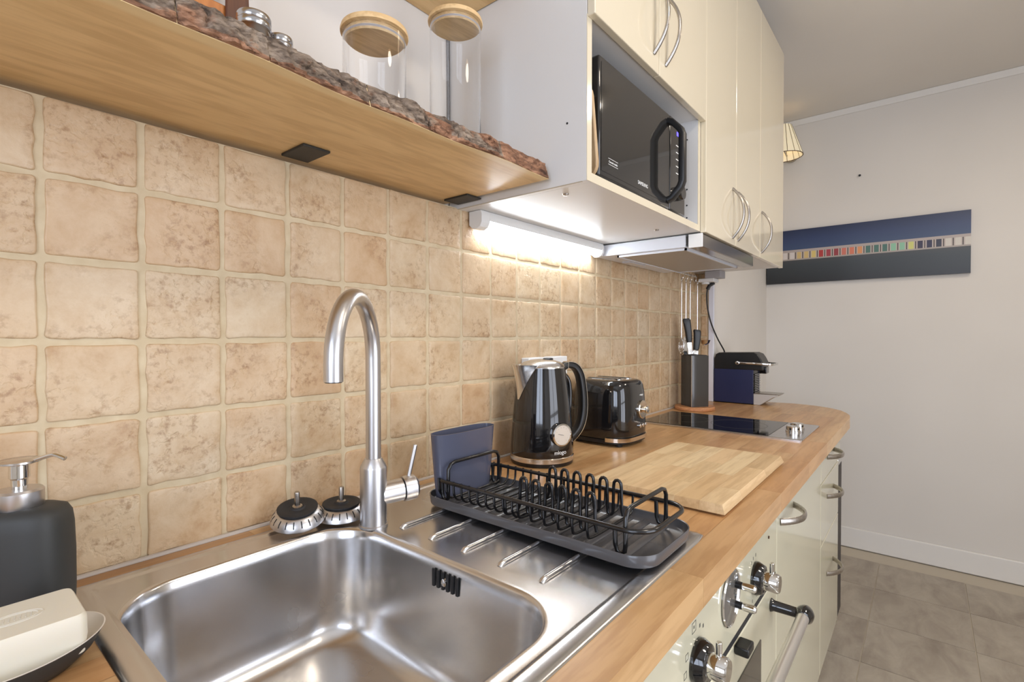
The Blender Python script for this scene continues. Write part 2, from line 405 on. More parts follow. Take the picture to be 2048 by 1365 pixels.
# the wall steps forward past the tiles
wn = struct(MB().box(NIBX, ROOM_X1+.1, NIBY, PLY+.10, 0, ROOM_H).build('wall_back_far', M_WALL), 'white wall stepping forward past the end of the tiles')
side = [tile_mesh(90+i, .030, P-gap) for i in range(2)]
for me in side: me.materials.append(M_TILE)
MB().box(NIBX-.006, NIBX, NIBY+.024, .004, WT, TILE_TOP).build('tile_backing', M_GROUT, wn)
for r_ in range(-2, 3):
    o = bpy.data.objects.new('tile', random.choice(side)); COL.objects.link(o); setp(o, wn)
    o.rotation_euler = (0, 0, R(-90)); o.location = (NIBX-.010, -.026, Z0+P*(r_+.5)-(.004 if r_ == 2 else 0))
    if r_ == 2: o.scale = (1, 1, .94)
struct(MB().box(NIBX-.012, NIBX+.002, NIBY-.002, NIBY+.022, WT, 1.50).build('trim_1', pmat('edge_strip', (226, 226, 234), .4), bevel=.002), 'white corner strip at the end of the tiled wall')

wr = struct(MB().box(ROOM_X1, ROOM_X1+.1, ROOM_Y0-.1, PLY+.1, 0, ROOM_H).build('wall_right', M_WALL), 'far white wall with the panoramic picture')
wf = MB().box(ROOM_X0-.1, .05, ROOM_Y0-.1, ROOM_Y0, 0, ROOM_H).box(1.45, ROOM_X1+.1, ROOM_Y0-.1, ROOM_Y0, 0, ROOM_H).box(.05, 1.45, ROOM_Y0-.1, ROOM_Y0, 2.18, ROOM_H)
struct(wf.build('wall_front', M_WALL), 'white wall behind the photographer')
gd = MB()
for a in (.05, .725, 1.40): gd.box(a, a+.05, ROOM_Y0-.07, ROOM_Y0-.02, 0, 2.18)
gd.box(.05, 1.45, ROOM_Y0-.07, ROOM_Y0-.02, 0, .14).box(.05, 1.45, ROOM_Y0-.07, ROOM_Y0-.02, 2.12, 2.18).box(.05, 1.45, ROOM_Y0-.06, ROOM_Y0-.03, 1.05, 1.09)
struct(gd.build('added_door', M_TRIM), 'added white double door behind the photographer, unseen, letting fill light in')  # invented door frame in the opening made for the fill light
wl = MB()
wl.box(ROOM_X0-.1, ROOM_X0, ROOM_Y0, -1.95, 0, ROOM_H).box(ROOM_X0-.1, ROOM_X0, -.65, PLY+.1, 0, ROOM_H).box(ROOM_X0-.1, ROOM_X0, -1.95, -.65, 0, .95).box(ROOM_X0-.1, ROOM_X0, -1.95, -.65, 2.15, ROOM_H)
struct(wl.build('wall_left', M_WALL), 'white wall with the window beside the sink')
win = MB()
for a in (-1.95, -1.325, -.70): win.box(ROOM_X0-.07, ROOM_X0-.02, a, a+.05, .95, 2.15)
win.box(ROOM_X0-.07, ROOM_X0-.02, -1.95, -.65, .95, 1.0).box(ROOM_X0-.07, ROOM_X0-.02, -1.95, -.65, 2.1, 2.15)
wo = struct(win.build('window_1', M_TRIM), 'white framed double window letting daylight in')
struct(MB().box(ROOM_X0-.1, ROOM_X1+.1, ROOM_Y0-.1, PLY+.1, ROOM_H, ROOM_H+.1).build('ceiling', M_CEIL), 'off-white ceiling')
fl = struct(MB().box(ROOM_X0-.1, ROOM_X1+.1, ROOM_Y0-.1, PLY+.1, -.1, -.003).build('floor', M_FGROUT), 'grey stone tiled floor')
TX, TY = .3475, .337
fme = MB().box(-TX/2+.002, TX/2-.002, -TY/2+.002, TY/2-.002, -.003, 0).mesh('floor_tile', 0); fme.materials.append(M_FLOOR)
for i in range(-10, 4):
    for j in range(-5, 2):
        x = 2.25+TX*(i+.5); y = -.66+TY*(j+.5)
        if x+TX/2 > ROOM_X1+.06 or x-TX/2 < ROOM_X0-.1 or y-TY/2 < ROOM_Y0-.1 or y+TY/2 > PLY+.1: continue
        o = bpy.data.objects.new('floor_tile', fme); COL.objects.link(o); setp(o, fl); o.location = (x, y, 0)
struct(MB().box(ROOM_X1-.016, ROOM_X1, ROOM_Y0, NIBY, 0, .115).build('baseboard_right', M_TRIM, bevel=.006), 'white baseboard along the far wall')
struct(MB().box(ROOM_X1-.008, ROOM_X1, ROOM_Y0, NIBY, ROOM_H-.036, ROOM_H).build('trim_2', M_TRIM, bevel=.003), 'thin flat strip under the ceiling on the far wall')

# ------------------------------------------------------------------ ceiling lamps (out of frame)
M_LAMP = emis('lamp_diffuser', (255, 226, 186), 9.0)
for i, (x, y) in enumerate(((.9, -1.25), (2.3, -1.3))):
    t = thing('ceiling_lamp', ['round white flush ceiling lamp above the sink side of the room', 'round white flush ceiling lamp above the hob side of the room'][i], 'lamp', (x, y, ROOM_H), 'flush ceiling lamps')
    MB().lathe([(.15, ROOM_H-.03), (.15, ROOM_H-.0005)], (x, y, 0)).build('rim', M_TRIM, t)
    MB().lathe([(.10, ROOM_H-.062), (.135, ROOM_H-.05), (.14, ROOM_H-.03)], (x, y, 0)).build('diffuser', M_LAMP, t)
    l = bpy.data.lights.new('ceiling_lamp_light', 'AREA'); l.shape = 'DISK'; l.size = .3; l.energy = (11, 10)[i]; l.color = (1, .90, .77)
    lo = bpy.data.objects.new('ceiling_lamp_light', l); COL.objects.link(lo); lo.location = (x, y, ROOM_H-.075)

# ------------------------------------------------------------------ worktop with separate staves
wk = thing('worktop', 'long beech butcher-block worktop with a rounded far end', 'worktop', (1.2, -.31, .862))
FY = -.621; NR = 14; RH = -FY/NR
def xend(y):
    pts = [(0, 2.435), (-.0679, 2.435), (-.068, 2.54), (-.26, 2.57), (-.38, 2.592), (-.46, 2.572), (-.52, 2.535), (-.57, 2.475), (-.60, 2.40), (-.614, 2.34), (-.621, 2.27)]
    for (y0, x0), (y1, x1) in zip(pts, pts[1:]):
        if y0 >= y >= y1: return x0+(x1-x0)*(y0-y)/max(1e-6, y0-y1)
    return pts[-1][1]
CUT = (.140, .482, -RH*2, -RH*12.4)     # sink bowl opening
rs = random.Random(11)
def stave(x0, x1, ya, yb, curved):
    g = .00018
    if curved:
        ys = [ya+g+(yb-ya-2*g)*i/6 for i in range(7)]
        pts = [(x0+g, yb-g), (x0+g, ya+g)]+[(xend(y), y) for y in reversed(ys[::-1])]
        pts = [(x0+g, ya+g)]+[(xend(y), y) for y in ys]+[(x0+g, yb-g)]
    else: pts = [(x0+g, ya+g), (x1-g, ya+g), (x1-g, yb-g), (x0+g, yb-g)]
    mb = MB().prism(pts, 'z', .862, WT)
    o = mb.build('stave', M_COUNTER, wk, 0)
for r_ in range(NR):
    ya, yb = -RH*r_, -RH*(r_+1)
    x = -.25; xe = min(xend(ya), xend(yb))
    cuts = [x]
    x += rs.uniform(.1, .35)
    while x < xe-.16:
        cuts.append(x); x += rs.uniform(.24, .5)
    insink = 2 <= r_ <= 12
    for i, a in enumerate(cuts):
        last = i == len(cuts)-1; b = 0 if last else cuts[i+1]
        if insink:
            bb = 9 if last else b
            if a >= CUT[0] and bb <= CUT[1]: continue
            if a < CUT[0] < bb:
                stave(a, CUT[0], ya, yb, False)
                if bb > CUT[1]: stave(CUT[1], b, ya, yb, last)
                continue
            if a < CUT[1] < bb: a = CUT[1]
        stave(a, b, ya, yb, last)
MB().tube([(-.25, -.003, WT+.001), (NIBX-.012, -.003, WT+.001)], .004, 8).build('sealant_bead', pmat('grey_sealant', (186, 176, 166), .5), wk)

# ------------------------------------------------------------------ base cabinets and oven
FRY = -.59
def bow_handle(name, parent, p0, p1, out, depth, w=.006, h=.011):
    p0 = Vector(p0); p1 = Vector(p1); out = Vector(out); ax = (p1-p0).normalized(); nrm = ax.cross(out)
    pts = [p0+(p1-p0)*t+out*(depth*(1-abs(2*t-1)**2.2)) for t in [i/18 for i in range(19)]]
    prof = [(h*.5*math.cos(a), w*.5*math.sin(a)) for a in [2*math.pi*i/10 for i in range(10)]]
    return MB().sweep(pts, prof, nrm).build(name, M_NICKEL, parent, 50)
def base_cab(name, label, x0, x1, parts):
    t = thing(name, label, 'cabinet', ((x0+x1)/2, -.3, .0))
    if name == 'sink_cabinet':
        for a, b in ((x0+.001, x0+.018), (x1-.018, x1-.001)): MB().box(a, b, -.57, -.02, .14, .860).build('side_panel', M_CARC, t)
        MB().box(x0+.018, x1-.018, -.57, -.02, .14, .157).build('bottom_panel', M_CARC, t)
    else: MB().box(x0+.001, x1-.001, -.57, -.02, .14, .860).build('carcass', M_CARC, t)
    MB().box(x0+.001, x1-.001, -.535, -.52, .0, .14).build('plinth', pmat('plinth_grey', (120, 112, 102), .5), t)
    for z0, z1, hx, hz, kind in parts:
        d = MB().box(x0+.0015, x1-.0015, FRY, FRY+.019, z0+.0015, z1-.0015).build(kind, M_CREAM_PALE, t, 0, .0015)
        if hx is not None: bow_handle('handle', d, (hx-.075, FRY, hz), (hx+.075, FRY, hz), (0, -1, 0), .036, .008, .016)
    return t
base_cab('base_cabinet', 'glossy cream base cabinet right of the oven with one bow handle', 1.217, 1.822, [(.14, .860, 1.325, .793, 'door')])
base_cab('drawer_cabinet', 'glossy cream three-drawer base cabinet at the end of the worktop', 1.823, 2.232, [(.14, .545, 2.024, .418, 'drawer'), (.546, .742, 2.024, .677, 'drawer'), (.743, .860, 2.024, .808, 'drawer')])
base_cab('sink_cabinet', 'cream base cabinet under the sink, left of the oven', -.25, .535, [(.14, .860, None, 0, 'door')])
t = thing('end_unit', 'narrow dark brown unit with chrome top edge at the end of the drawers', 'cabinet', (2.27, -.3, 0))
MB().box(2.234, 2.345, -.588, -.10, .14, .72).build('panel', pmat('dark_brown_panel', (52, 46, 43), .55), t, bevel=.003)
MB().box(2.236, 2.343, -.52, -.12, 0, .14).build('foot', M_BLACK_PL, t)
MB().box(2.234, 2.345, -.590, -.10, .72, .752).build('top_trim', M_CHROME, t, bevel=.003)
MB().box(2.236, 2.320, -.585, -.10, .752, .861).build('filler', M_CREAM_PALE, t)

ov = thing('oven', 'ivory retro built-in oven with black and chrome knobs under the worktop', 'oven', (.876, -.3, .14))
OX0, OX1 = .537, 1.2155
MB().box(OX0+.004, OX1-.004, -.565, -.03, .14, .860).build('body', pmat('oven_body', (60, 60, 58), .5), ov)
MB().box(OX0, OX1, FRY, -.562, .694, .860).build('control_panel', M_CREAM_PALE, ov, bevel=.003)
dr = MB().box(OX0, OX1, FRY, -.562, .15, .683).build('door', M_CREAM_PALE, ov, bevel=.004)
MB().box(OX0+.13, OX1-.136, FRY-.002, FRY+.002, .24, .608).build('glass', pmat('oven_glass', (70, 66, 58), .06), dr, bevel=.001)
MB().box(OX0+.002, OX1-.002, -.5885, -.56, .680, .697).build('gap_shade', M_BLACK_MATT, ov)  # black strip set flush in the door gap, standing in for its shade
for hx in (1.166, .59):
    MB().lathe([(.014, 0), (.011, .006), (.010, .055)], (hx, FRY-.001, .641), (0, -1, 0), 20).build('handle_bracket', M_BLACK_GLOSS, dr)
    MB().lathe([(.004, -.020), (.013, -.016), (.0175, -.004), (.0175, .006), (.014, .017), (.004, .020)], (hx, FRY-.062, .641), (1, 0, 0), 22).build('handle_end', M_BLACK_GLOSS, dr)
MB().cyl((.59, FRY-.062, .641), (1.166, FRY-.062, .641), .0115, 24).build('handle_bar', pmat('satin_handle', (226, 223, 218), .30, .9), dr)
for kx, kz, nm in ((.718, .749, 'knob'), (1.032, .749, 'knob')):
    kb = MB().lathe([(.0305, 0), (.0310, .006), (.026, .017), (.019, .019)], (kx, FRY, kz), (0, -1, 0), 36).build(nm, M_BLACK_GLOSS, ov)
    MB().lathe([(.017, .018), (.0175, .040), (.015, .044), (.003, .044)], (kx, FRY, kz), (0, -1, 0), 30).build('knob_cap', M_CHROME, kb)
    MB().cyl((kx+.002, FRY-.030, kz+.014), (kx+.002, FRY-.030, kz+.036), .0042, 12).build('knob_pointer', M_CHROME, kb, bevel=.001)
ck = MB().lathe([(.045, 0), (.045, .003), (.041, .0045), (.003, .0045)], (.874, FRY, .776), (0, -1, 0), 48).build('clock', pmat('clock_glass', (120, 117, 112), .08, .4), ov)
MB().lathe([(.0456, 0), (.0472, .002), (.0456, .004), (.044, .002), (.0456, 0)], (.874, FRY-.001, .776), (0, -1, 0), 48, False, False).build('clock_ring', M_CHROME, ck)
for a in (.016, -.018):
    st = MB().lathe([(.006, .004), (.006, .014)], (.874+.018, FRY, .776+a), (0, -1, 0), 16).build('clock_stem', M_BLACK_PL, ck)
    MB().lathe([(.005, .014), (.0065, .016), (.0065, .034), (.004, .037), (.001, .0375)], (.874+.018, FRY, .776+a), (0, -1, 0), 16).build('clock_button', M_CHROME, st)
MB().box(.898, .934, FRY-.024, FRY, .667, .683).build('latch', M_BLACK_PL, ov, bevel=.003)
MB().lathe([(.003, 0), (.003, .002)], (1.140, FRY, .793), (0, -1, 0), 14).build('indicator_lamp', pmat('amber', (70, 40, 18), .2), ov)
ic = MB()
def sq(cx, cz, s):
    w = .0006; y0, y1 = FRY-.0004, FRY
    ic.box(cx-s, cx+s, y0, y1, cz+s-w, cz+s).box(cx-s, cx+s, y0, y1, cz-s, cz-s+w).box(cx-s, cx-s+w, y0, y1, cz-s, cz+s).box(cx+s-w, cx+s, y0, y1, cz-s, cz+s)
for ang in (150, 180, 215): sq(.718+.045*math.cos(R(ang)), .749+.045*math.sin(R(ang)), .0048)
sq(.706, .801, .0075); ic.box(.7045, .7075, FRY-.0004, FRY, .799, .803)
for ang in (75, 55): ic.box(.718+.045*math.cos(R(ang))-.002, .718+.045*math.cos(R(ang))+.002, FRY-.0004, FRY, .749+.045*math.sin(R(ang))-.002, .749+.045*math.sin(R(ang))+.003)
for ang in (105, 122, 80, 250, 290): ic.box(1.032+.042*math.cos(R(ang))-.0012, 1.032+.042*math.cos(R(ang))+.0012, FRY-.0004, FRY, .749+.042*math.sin(R(ang))-.003, .749+.042*math.sin(R(ang))+.003)
ic.build('dial_symbols', M_DARKPRINT, ov, 0)

# ------------------------------------------------------------------ sink
sk = thing('kitchen_sink', 'stainless steel inset sink with ribbed drainer set in the worktop', 'sink', (.46, -.31, .90))
SX0, SX1, SY0, SY1 = .122, .795, -.577, -.034
BX0, BX1, BY0, BY1 = .147, .474, -.534, -.100
bc = ((BX0+BX1)/2, (BY0+BY1)/2)
def sdf(px, py, x0, x1, y0, y1, r):
    qx = abs(px-(x0+x1)/2)-(x1-x0)/2+r; qy = abs(py-(y0+y1)/2)-(y1-y0)/2+r
    return math.hypot(max(qx, 0), max(qy, 0))+min(max(qx, qy), 0)-r
angs = [2*math.pi*i/180 for i in range(180)]
for x, y in ((SX0, SY0), (SX0, SY1), (SX1, SY0), (SX1, SY1)):
    for ins in (0, .024):
        px = x+ins*(1 if x == SX0 else -1); py = y+ins*(1 if y == SY0 else -1)
        angs.append(math.atan2(py-bc[1], px-bc[0]) % (2*math.pi))
angs = sorted(angs)
def ring(x0, x1, y0, y1, r, z):
    out = []
    for a in angs:
        lo_, hi = 0, 1.5; ca, sa = math.cos(a), math.sin(a)
        for _ in range(36):
            mid = (lo_+hi)/2
            if sdf(bc[0]+ca*mid, bc[1]+sa*mid, x0, x1, y0, y1, r) < 0: lo_ = mid
            else: hi = mid
        out.append((bc[0]+ca*lo_, bc[1]+sa*lo_, z))
    return out
def orr(i, z, r=.012): return ring(SX0+i, SX1-i, SY0+i, SY1-i, r, z)
ZF = .9022
MB().loft([orr(0, .9002), orr(.001, .9018), orr(.004, .9030), orr(.0185, .9052), orr(.021, .9045), orr(.024, ZF+.0004), orr(.026, ZF)]+[ring(BX0-.008, BX1+.008, BY0-.008, BY1+.008, .083, ZF)], False, False).build('deck', M_STEEL, sk, 40)
def br(i, z, r): return ring(BX0+i, BX1-i, BY0+i, BY1-i, r, z)
bl = [br(-.008, ZF, .083), br(-.003, ZF+.0002, .078), br(.0, ZF-.0010, .075), br(.002, ZF-.004, .074), br(.004, .885, .073), br(.010, .78, .070), br(.014, .757, .068), br(.024, .741, .062), br(.040, .734, .055), br(.08, .731, .04), br(.12, .7305, .02)]
MB().loft(bl, False, True).build('bowl', M_STEEL, sk, 60)
MB().lathe([(.045, .7312), (.042, .7335), (.036, .7325), (.034, .728), (.003, .726)], (.31, -.33, 0), (0, 0, 1), 36, False, False).build('drain', M_CHROME, sk)
for i in range(5):
    y = -.189-.0698*i
    path = [(.509, y, ZF-.002), (.512, y, ZF+.0012), (.520, y, ZF+.0018), (.742, y, ZF+.0018), (.750, y, ZF+.0008), (.753, y, ZF-.002)]
    MB().tube(path, .0042, 10).build('drainer_rib', M_STEEL, sk, 60)
for i in range(6):
    y = -.3125-.0093*i
    MB().box(.4665, .4685, y-.0022, y+.0022, .864, .888).build('overflow_slot', M_BLACK_MATT, sk)
MB().lathe([(.0055, 0), (.005, .003), (.001, .0045)], (.4672, -.336, .876), (-1, 0, 0), 16).build('overflow_screw', M_CHROME, sk)

# ------------------------------------------------------------------ faucet
FX, FYc = .487, -.145
fa = thing('faucet', 'brushed steel swan-neck kitchen faucet at the back of the sink', 'faucet', (FX, FYc, ZF))
MB().lathe([(.0232, ZF), (.0232, ZF+.003), (.0214, ZF+.004), (.0214, .997), (.0207, 1.000), (.0138, 1.0125), (.0122, 1.013)], (FX, FYc, 0), (0, 0, 1), 40).build('body', M_FAUC, fa)
sd = Vector((-.142, -.118, 0)).normalized(); AR = .092; AZ = 1.176
path = [(FX, FYc, 1.008), (FX, FYc, 1.06), (FX, FYc, 1.12), (FX, FYc, 1.16)]
for i in range(25):
    a = math.pi*i/24; p = Vector((FX, FYc, AZ))+sd*(AR-AR*math.cos(a)); p.z += AR*math.sin(a); path.append(tuple(p))
e = Vector((FX, FYc, AZ))+sd*AR*2
path += [tuple(e+Vector((0, 0, -.010))), tuple(e+Vector((0, 0, -.022)))]
MB().tube(path, .0121, 24, normal=sd.cross(Vector((0, 0, 1)))).build('spout', M_FAUC, fa, 60)
MB().lathe([(.0105, 0), (.0105, .0015), (.004, .002)], (e.x, e.y, e.z-.0232), (0, 0, 1), 20).build('aerator', M_BLACK_PL, fa)
hd = Vector((.93, -.30, .05)).normalized(); hp = Vector((FX, FYc, .951))
MB().lathe([(.0185, .012), (.0185, .048)], hp, hd, 32).build('cartridge_housing', M_FAUC, fa)
hl = MB().lathe([(.0205, .050), (.0210, .056), (.0205, .070), (.016, .0745), (.002, .0755)], hp, hd, 32).build('lever_cap', M_FAUC, fa)
MB().lathe([(.0175, .047), (.0175, .051)], hp, hd, 32).build('gasket', M_BLACK_PL, fa)
q = hp+hd*.060
MB().cyl(q+Vector((0, 0, .018)), q+Vector((.012, -.004, .072)), .0034, 14, .0038).build('lever_rod', M_FAUC, hl, bevel=.0008)

# ------------------------------------------------------------------ sink strainers
def strainer(label, x, y, tilt, mesh_from=None):
    t = thing('sink_strainer', label, 'strainer', (x, y, ZF), 'sink strainers by the faucet')
    M = Matrix.Translation((x, y, ZF+.0032+abs(math.sin(tilt[0]))*.036+abs(math.sin(tilt[1]))*.036)) @ Matrix.Rotation(tilt[0], 4, 'X') @ Matrix.Rotation(tilt[1], 4, 'Y')
    MB().lathe([(.0400, 0), (.0412, .0015), (.0406, .004), (.0378, .0105), (.0325, .0165), (.027, .0190), (.020, .0195), (.002, .0195)], (0, 0, 0), (0, 0, 1), 44).xform(M).build('basket', M_FAUC, t, 50)
    sl = MB()
    for k in range(20):
        a = 2*math.pi*k/20; c_, s_ = math.cos(a), math.sin(a)
        d = MB()
        rr = [(.0395, .0068), (.0372, .0115), (.0335, .0157)]
        w = .00085; vs = []
        for r0, z0 in rr:
            for sg in (-1, 1): vs.append((r0*c_-sg*w*s_, r0*s_+sg*w*c_, z0+.0002))
            for sg in (-1, 1): vs.append(((r0-.001)*c_-sg*w*s_, (r0-.001)*s_+sg*w*c_, z0-.0018))
        fs = []
        for j in (0, 1):
            b = j*4; fs += [(b, b+1, b+5, b+4), (b+2, b+6, b+7, b+3), (b, b+4, b+6, b+2), (b+1, b+3, b+7, b+5)]
        sl.add(vs, fs)
    sl.xform(M).build('slots', M_BLACK_MATT, t, 0)
    MB().lathe([(.028, .0188), (.0305, .0203), (.0305, .0225), (.025, .0235), (.022, .0222), (.012, .0222), (.010, .0240), (.003, .0240)], (0, 0, 0), (0, 0, 1), 40).xform(M).build('rubber_seal', M_BLACK_MATT, t)
    MB().lathe([(.0075, .023), (.0075, .025), (.0042, .0265), (.0042, .0475), (.0034, .049), (.001, .049)], (0, 0, 0), (0, 0, 1), 18).xform(M).build('stem', M_NICKEL, t)
strainer('tilted steel sink strainer with black rubber seal, left of the pair', .402, -.062, (R(10), R(-7)))
strainer('steel sink strainer lying flat just behind the faucet body', .470, -.078, (R(3), R(-2)))

# ------------------------------------------------------------------ soap dispenser, dish, soap
PX, PY = .080, -.077
t = thing('soap_dispenser', 'charcoal soap dispenser with steel pump in the corner by the sink', 'soap dispenser', (PX, PY, WT))
dirx = Vector((rt.x, rt.y, 0)).normalized(); M = Matrix.Translation((PX, PY, 0)) @ Matrix.Rotation(math.atan2(dirx.y, dirx.x)+R(14), 4, 'Z')
def selip(a, b, z, e=3.2, n=48):
    out = []
    for i in range(n):
        th = 2*math.pi*i/n; c_, s_ = math.cos(th), math.sin(th)
        out.append((a*math.copysign(abs(c_)**(2/e), c_), b*math.copysign(abs(s_)**(2/e), s_), z))
    return out
lv = [(.041, .026, .9005), (.0445, .030, .903), (.0455, .031, .93), (.0455, .031, .97), (.0445, .030, 1.003), (.043, .029, 1.015), (.039, .026, 1.0225), (.030, .021, 1.0255), (.020, .019, 1.0265)]
MB().loft([selip(a, b, z) for a, b, z in lv]).xform(M).build('bottle', M_DARKSIL, t, 50)
MB().lathe([(.0195, 1.0235), (.0205, 1.025), (.0205, 1.043), (.0185, 1.0455), (.004, 1.0455)], (PX, PY, 0)).build('collar', M_FAUC, t)
MB().lathe([(.0068, 1.045), (.0072, 1.056), (.0088, 1.058), (.0088, 1.0715)], (PX, PY, 0)).build('pump_stem', M_CHROME, t)
hdk = MB().lathe([(.009, 1.0715), (.0190, 1.0745), (.0190, 1.0765), (.017, 1.0775), (.003, 1.0778)], (PX, PY, 0)).build('pump_head', steel('pump_steel', (205, 200, 195), .25, 0), t)
pd = Vector((rt.x, rt.y, 0)); pp = Vector((PX, PY, 0))
pth = smoothpath([pp+pd*.012+Vector((0, 0, 1.0745)), pp+pd*.024+Vector((0, 0, 1.0790)), pp+pd*.036+Vector((0, 0, 1.0825)), pp+pd*.043+Vector((0, 0, 1.0812)), pp+pd*.050+Vector((0, 0, 1.0782))], 4)
MB().tube(pth, .0024, 10).build('nozzle', M_CHROME, hdk, 60)

DX, DY, DA = .066, -.205, R(20)
t = thing('soap_dish', 'oval dark grey soap dish with white glazed inside at the left edge', 'soap dish', (DX, DY, WT))
Md = Matrix.Translation((DX, DY, 0)) @ Matrix.Rotation(DA, 4, 'Z')
def el(a, b, z, n=56): return [(a*math.cos(2*math.pi*i/n), b*math.sin(2*math.pi*i/n), z) for i in range(n)]
MB().loft([el(.038, .026, .9003), el(.042, .030, .901), el(.055, .041, .912), el(.0625, .0475, .925), el(.0632, .048, .9265)], True, False).xform(Md).build('shell', M_DARKSIL, t, 50)
MB().loft([el(.0632, .048, .9265), el(.0640, .0487, .9272), el(.0628, .0475, .9274), el(.053, .039, .9165), el(.040, .028, .9085), el(.02, .013, .9075)], False, True).xform(Md).build('glaze', M_DISH, t, 50)
Ms = Matrix.Translation((DX-.004, DY+.004, .9405)) @ Matrix.Rotation(DA-R(20), 4, 'Z') @ Matrix.Rotation(R(2), 4, 'X')
so = MB().loft([[(x, y, z) for x, y in rrect(-a, a, -b, b, r)] for a, b, r, z in ((.040, .029, .006, -.026), (.0455, .034, .007, -.023), (.047, .036, .007, -.006), (.0465, .0355, .007, .011), (.0445, .034, .007, .0145))]).xform(Ms).build('soap_bar', M_SOAP, None, 50)
tag(so, 'cream bar of soap lying on the oval soap dish', 'soap')
em = MB()
for a, b in ((.020, .0105), (.0165, .008)):
    em.tube([(a*math.cos(2*math.pi*i/40), b*math.sin(2*math.pi*i/40), 0.0144) for i in range(40)], .0006, 6, True)
for i in range(7): em.tube([(-.011+.0037*i, -.004, 0.0144), (-.0095+.0037*i, .004, 0.0144)], .0005, 6)
em.xform(Ms).build('embossed_mark', M_SOAP, so)

# ------------------------------------------------------------------ dish rack, tray, cutlery cup
TX0, TX1, TY0, TY1 = .597, .767, -.571, -.135
def rr3(i, z, r): return [(x, y, z) for x, y in rrect(TX0+i, TX1-i, TY0+i, TY1-i, max(.004, r-i), 8)]
ty = MB().loft([rr3(.004, .9088, .038), rr3(.001, .9098, .038), rr3(0, .913, .038), rr3(-.0015, .9260, .038), rr3(-.0008, .9268, .038), rr3(.0006, .9260, .038), rr3(.0018, .9155, .038), rr3(.005, .9128, .038)], True, True).build('drip_tray', M_TRAY, None, 50)
tag(ty, 'long dark grey drip tray on the drainer under the dish rack', 'tray')
for i in range(13):
    y = -.175-.0290*i
    MB().sweep([(TX0+.010, y, .9128), (TX1-.010, y, .9128)], [(.0026*math.sin(R(a)), .0085*math.cos(R(a))) for a in range(0, 181, 18)]+[(-.0008, -.008), (-.0008, .008)], (0, 0, 1)).build('ridge', M_TRAY, ty, 60)
for fx in (TX0+.03, TX1-.03):
    for fy in (TY0+.07, TY1-.03): MB().lathe([(.007, .9023), (.007, .910)], (fx, fy, 0), (0, 0, 1), 12).build('foot', M_BLACK_MATT, ty)
rk = thing('dish_rack', 'black wire dish rack with plate loops on the drip tray', 'dish rack', (.69, -.35, .916))
RX0, RX1, RY0, RY1, RZ = .609, .757, -.564, -.148, .953
MB().tube([(x, y, RZ) for x, y in rrect(RX0, RX1, RY0, RY1, .036, 8)], .0035, 10, True).build('rim', M_WIRE, rk, 60)
for i in range(10):
    y = -.168-.0188*i
    pth = [(RX0-.0005, y, RZ+.004), (RX0+.0005, y, .938), (RX0+.004, y, .929), (RX0+.011, y, .9235), (RX0+.022, y, .9222), (.70, y, .9222), (RX1-.022, y, .9222), (RX1-.011, y, .9235), (RX1-.004, y, .929), (RX1-.0005, y, .938), (RX1+.0005, y, RZ+.004)]
    MB().tube(smoothpath(pth, 3), .0021, 8, normal=(0, 1, 0)).build('cross_wire', M_WIRE, rk, 60)
for side_x in (.643, .726):
    pth = []; n = 6; p = .0252; y0 = -.334
    pth += [(side_x-.02 if side_x < .68 else side_x+.02, y0+p*.5, .9235), (side_x, y0+p*.5, .9235)]
    for j in range(n):
        yc = y0-p*j
        pth += [(side_x, yc+p*.30, .935), (side_x, yc+p*.27, .970)]
        pth += [(side_x, yc+.0068*math.cos(a), .972+.0085*math.sin(a)) for a in [math.pi*k/6 for k in range(1, 6)]]
        pth += [(side_x, yc-p*.27, .970), (side_x, yc-p*.30, .935)]
        if j < n-1: pth += [(side_x, yc-p*.5+.0055*math.cos(a), .931-.008*math.sin(a)) for a in [math.pi*k/5 for k in range(1, 5)]]
    pth += [(side_x, y0-p*(n-.6), .925)]
    MB().tube(pth, .0027, 8, normal=(1, 0, 0)).build('plate_loops', M_WIRE, rk, 60)
for j in range(7):
    y = -.334+.0126-.0252*j
    pth = [(RX0+.002, y, RZ-.001), (RX0+.004, y, .932), (RX0+.014, y, .9235), (.68, y, .9222), (RX1-.014, y, .9235), (RX1-.004, y, .932), (RX1-.002, y, RZ-.001)]
    MB().tube(smoothpath(pth, 4), .0021, 8, normal=(0, 1, 0)).build('cross_wire', M_WIRE, rk, 60)
# end hoop and back hoop, each with a U-shaped foot at both sides
for hy, top in ((-.530, .978), (-.186, .985)):
    pth = [(RX0+.006, hy+.016, RZ), (RX0+.006, hy+.015, .928), (RX0+.006, hy+.012, .920), (RX0+.006, hy+.006, .9185), (RX0+.006, hy+.001, .922), (RX0+.006, hy, .930), (RX0+.006, hy, top-.012), (RX0+.012, hy, top-.003), (RX0+.022, hy, top), (RX1-.022, hy, top), (RX1-.012, hy, top-.003), (RX1-.006, hy, top-.012), (RX1-.006, hy, .930), (RX1-.006, hy+.001, .922), (RX1-.006, hy+.006, .9185), (RX1-.006, hy+.012, .920), (RX1-.006, hy+.015, .928), (RX1-.006, hy+.016, RZ)]
    MB().tube(pth, .0033, 10).build('hoop', M_WIRE, rk, 60)
cx, cy = .6815, -.1585
def cup(a, b, z): return [(cx+x, cy+y, z) for x, y, _ in selip(a, b, 0, 3.0, 56)]
cpo = MB().loft([cup(.062, .014, .9165), cup(.066, .0175, .918), cup(.070, .019, .95), cup(.077, .0225, 1.032), cup(.0778, .0232, 1.0335), cup(.0765, .0215, 1.0335), cup(.068, .0170, .95), cup(.063, .014, .920)], True, True).build('cutlery_holder', M_CUP, None, 50)
tag(cpo, 'empty grey-blue plastic cutlery holder standing in the dish rack', 'cutlery holder')

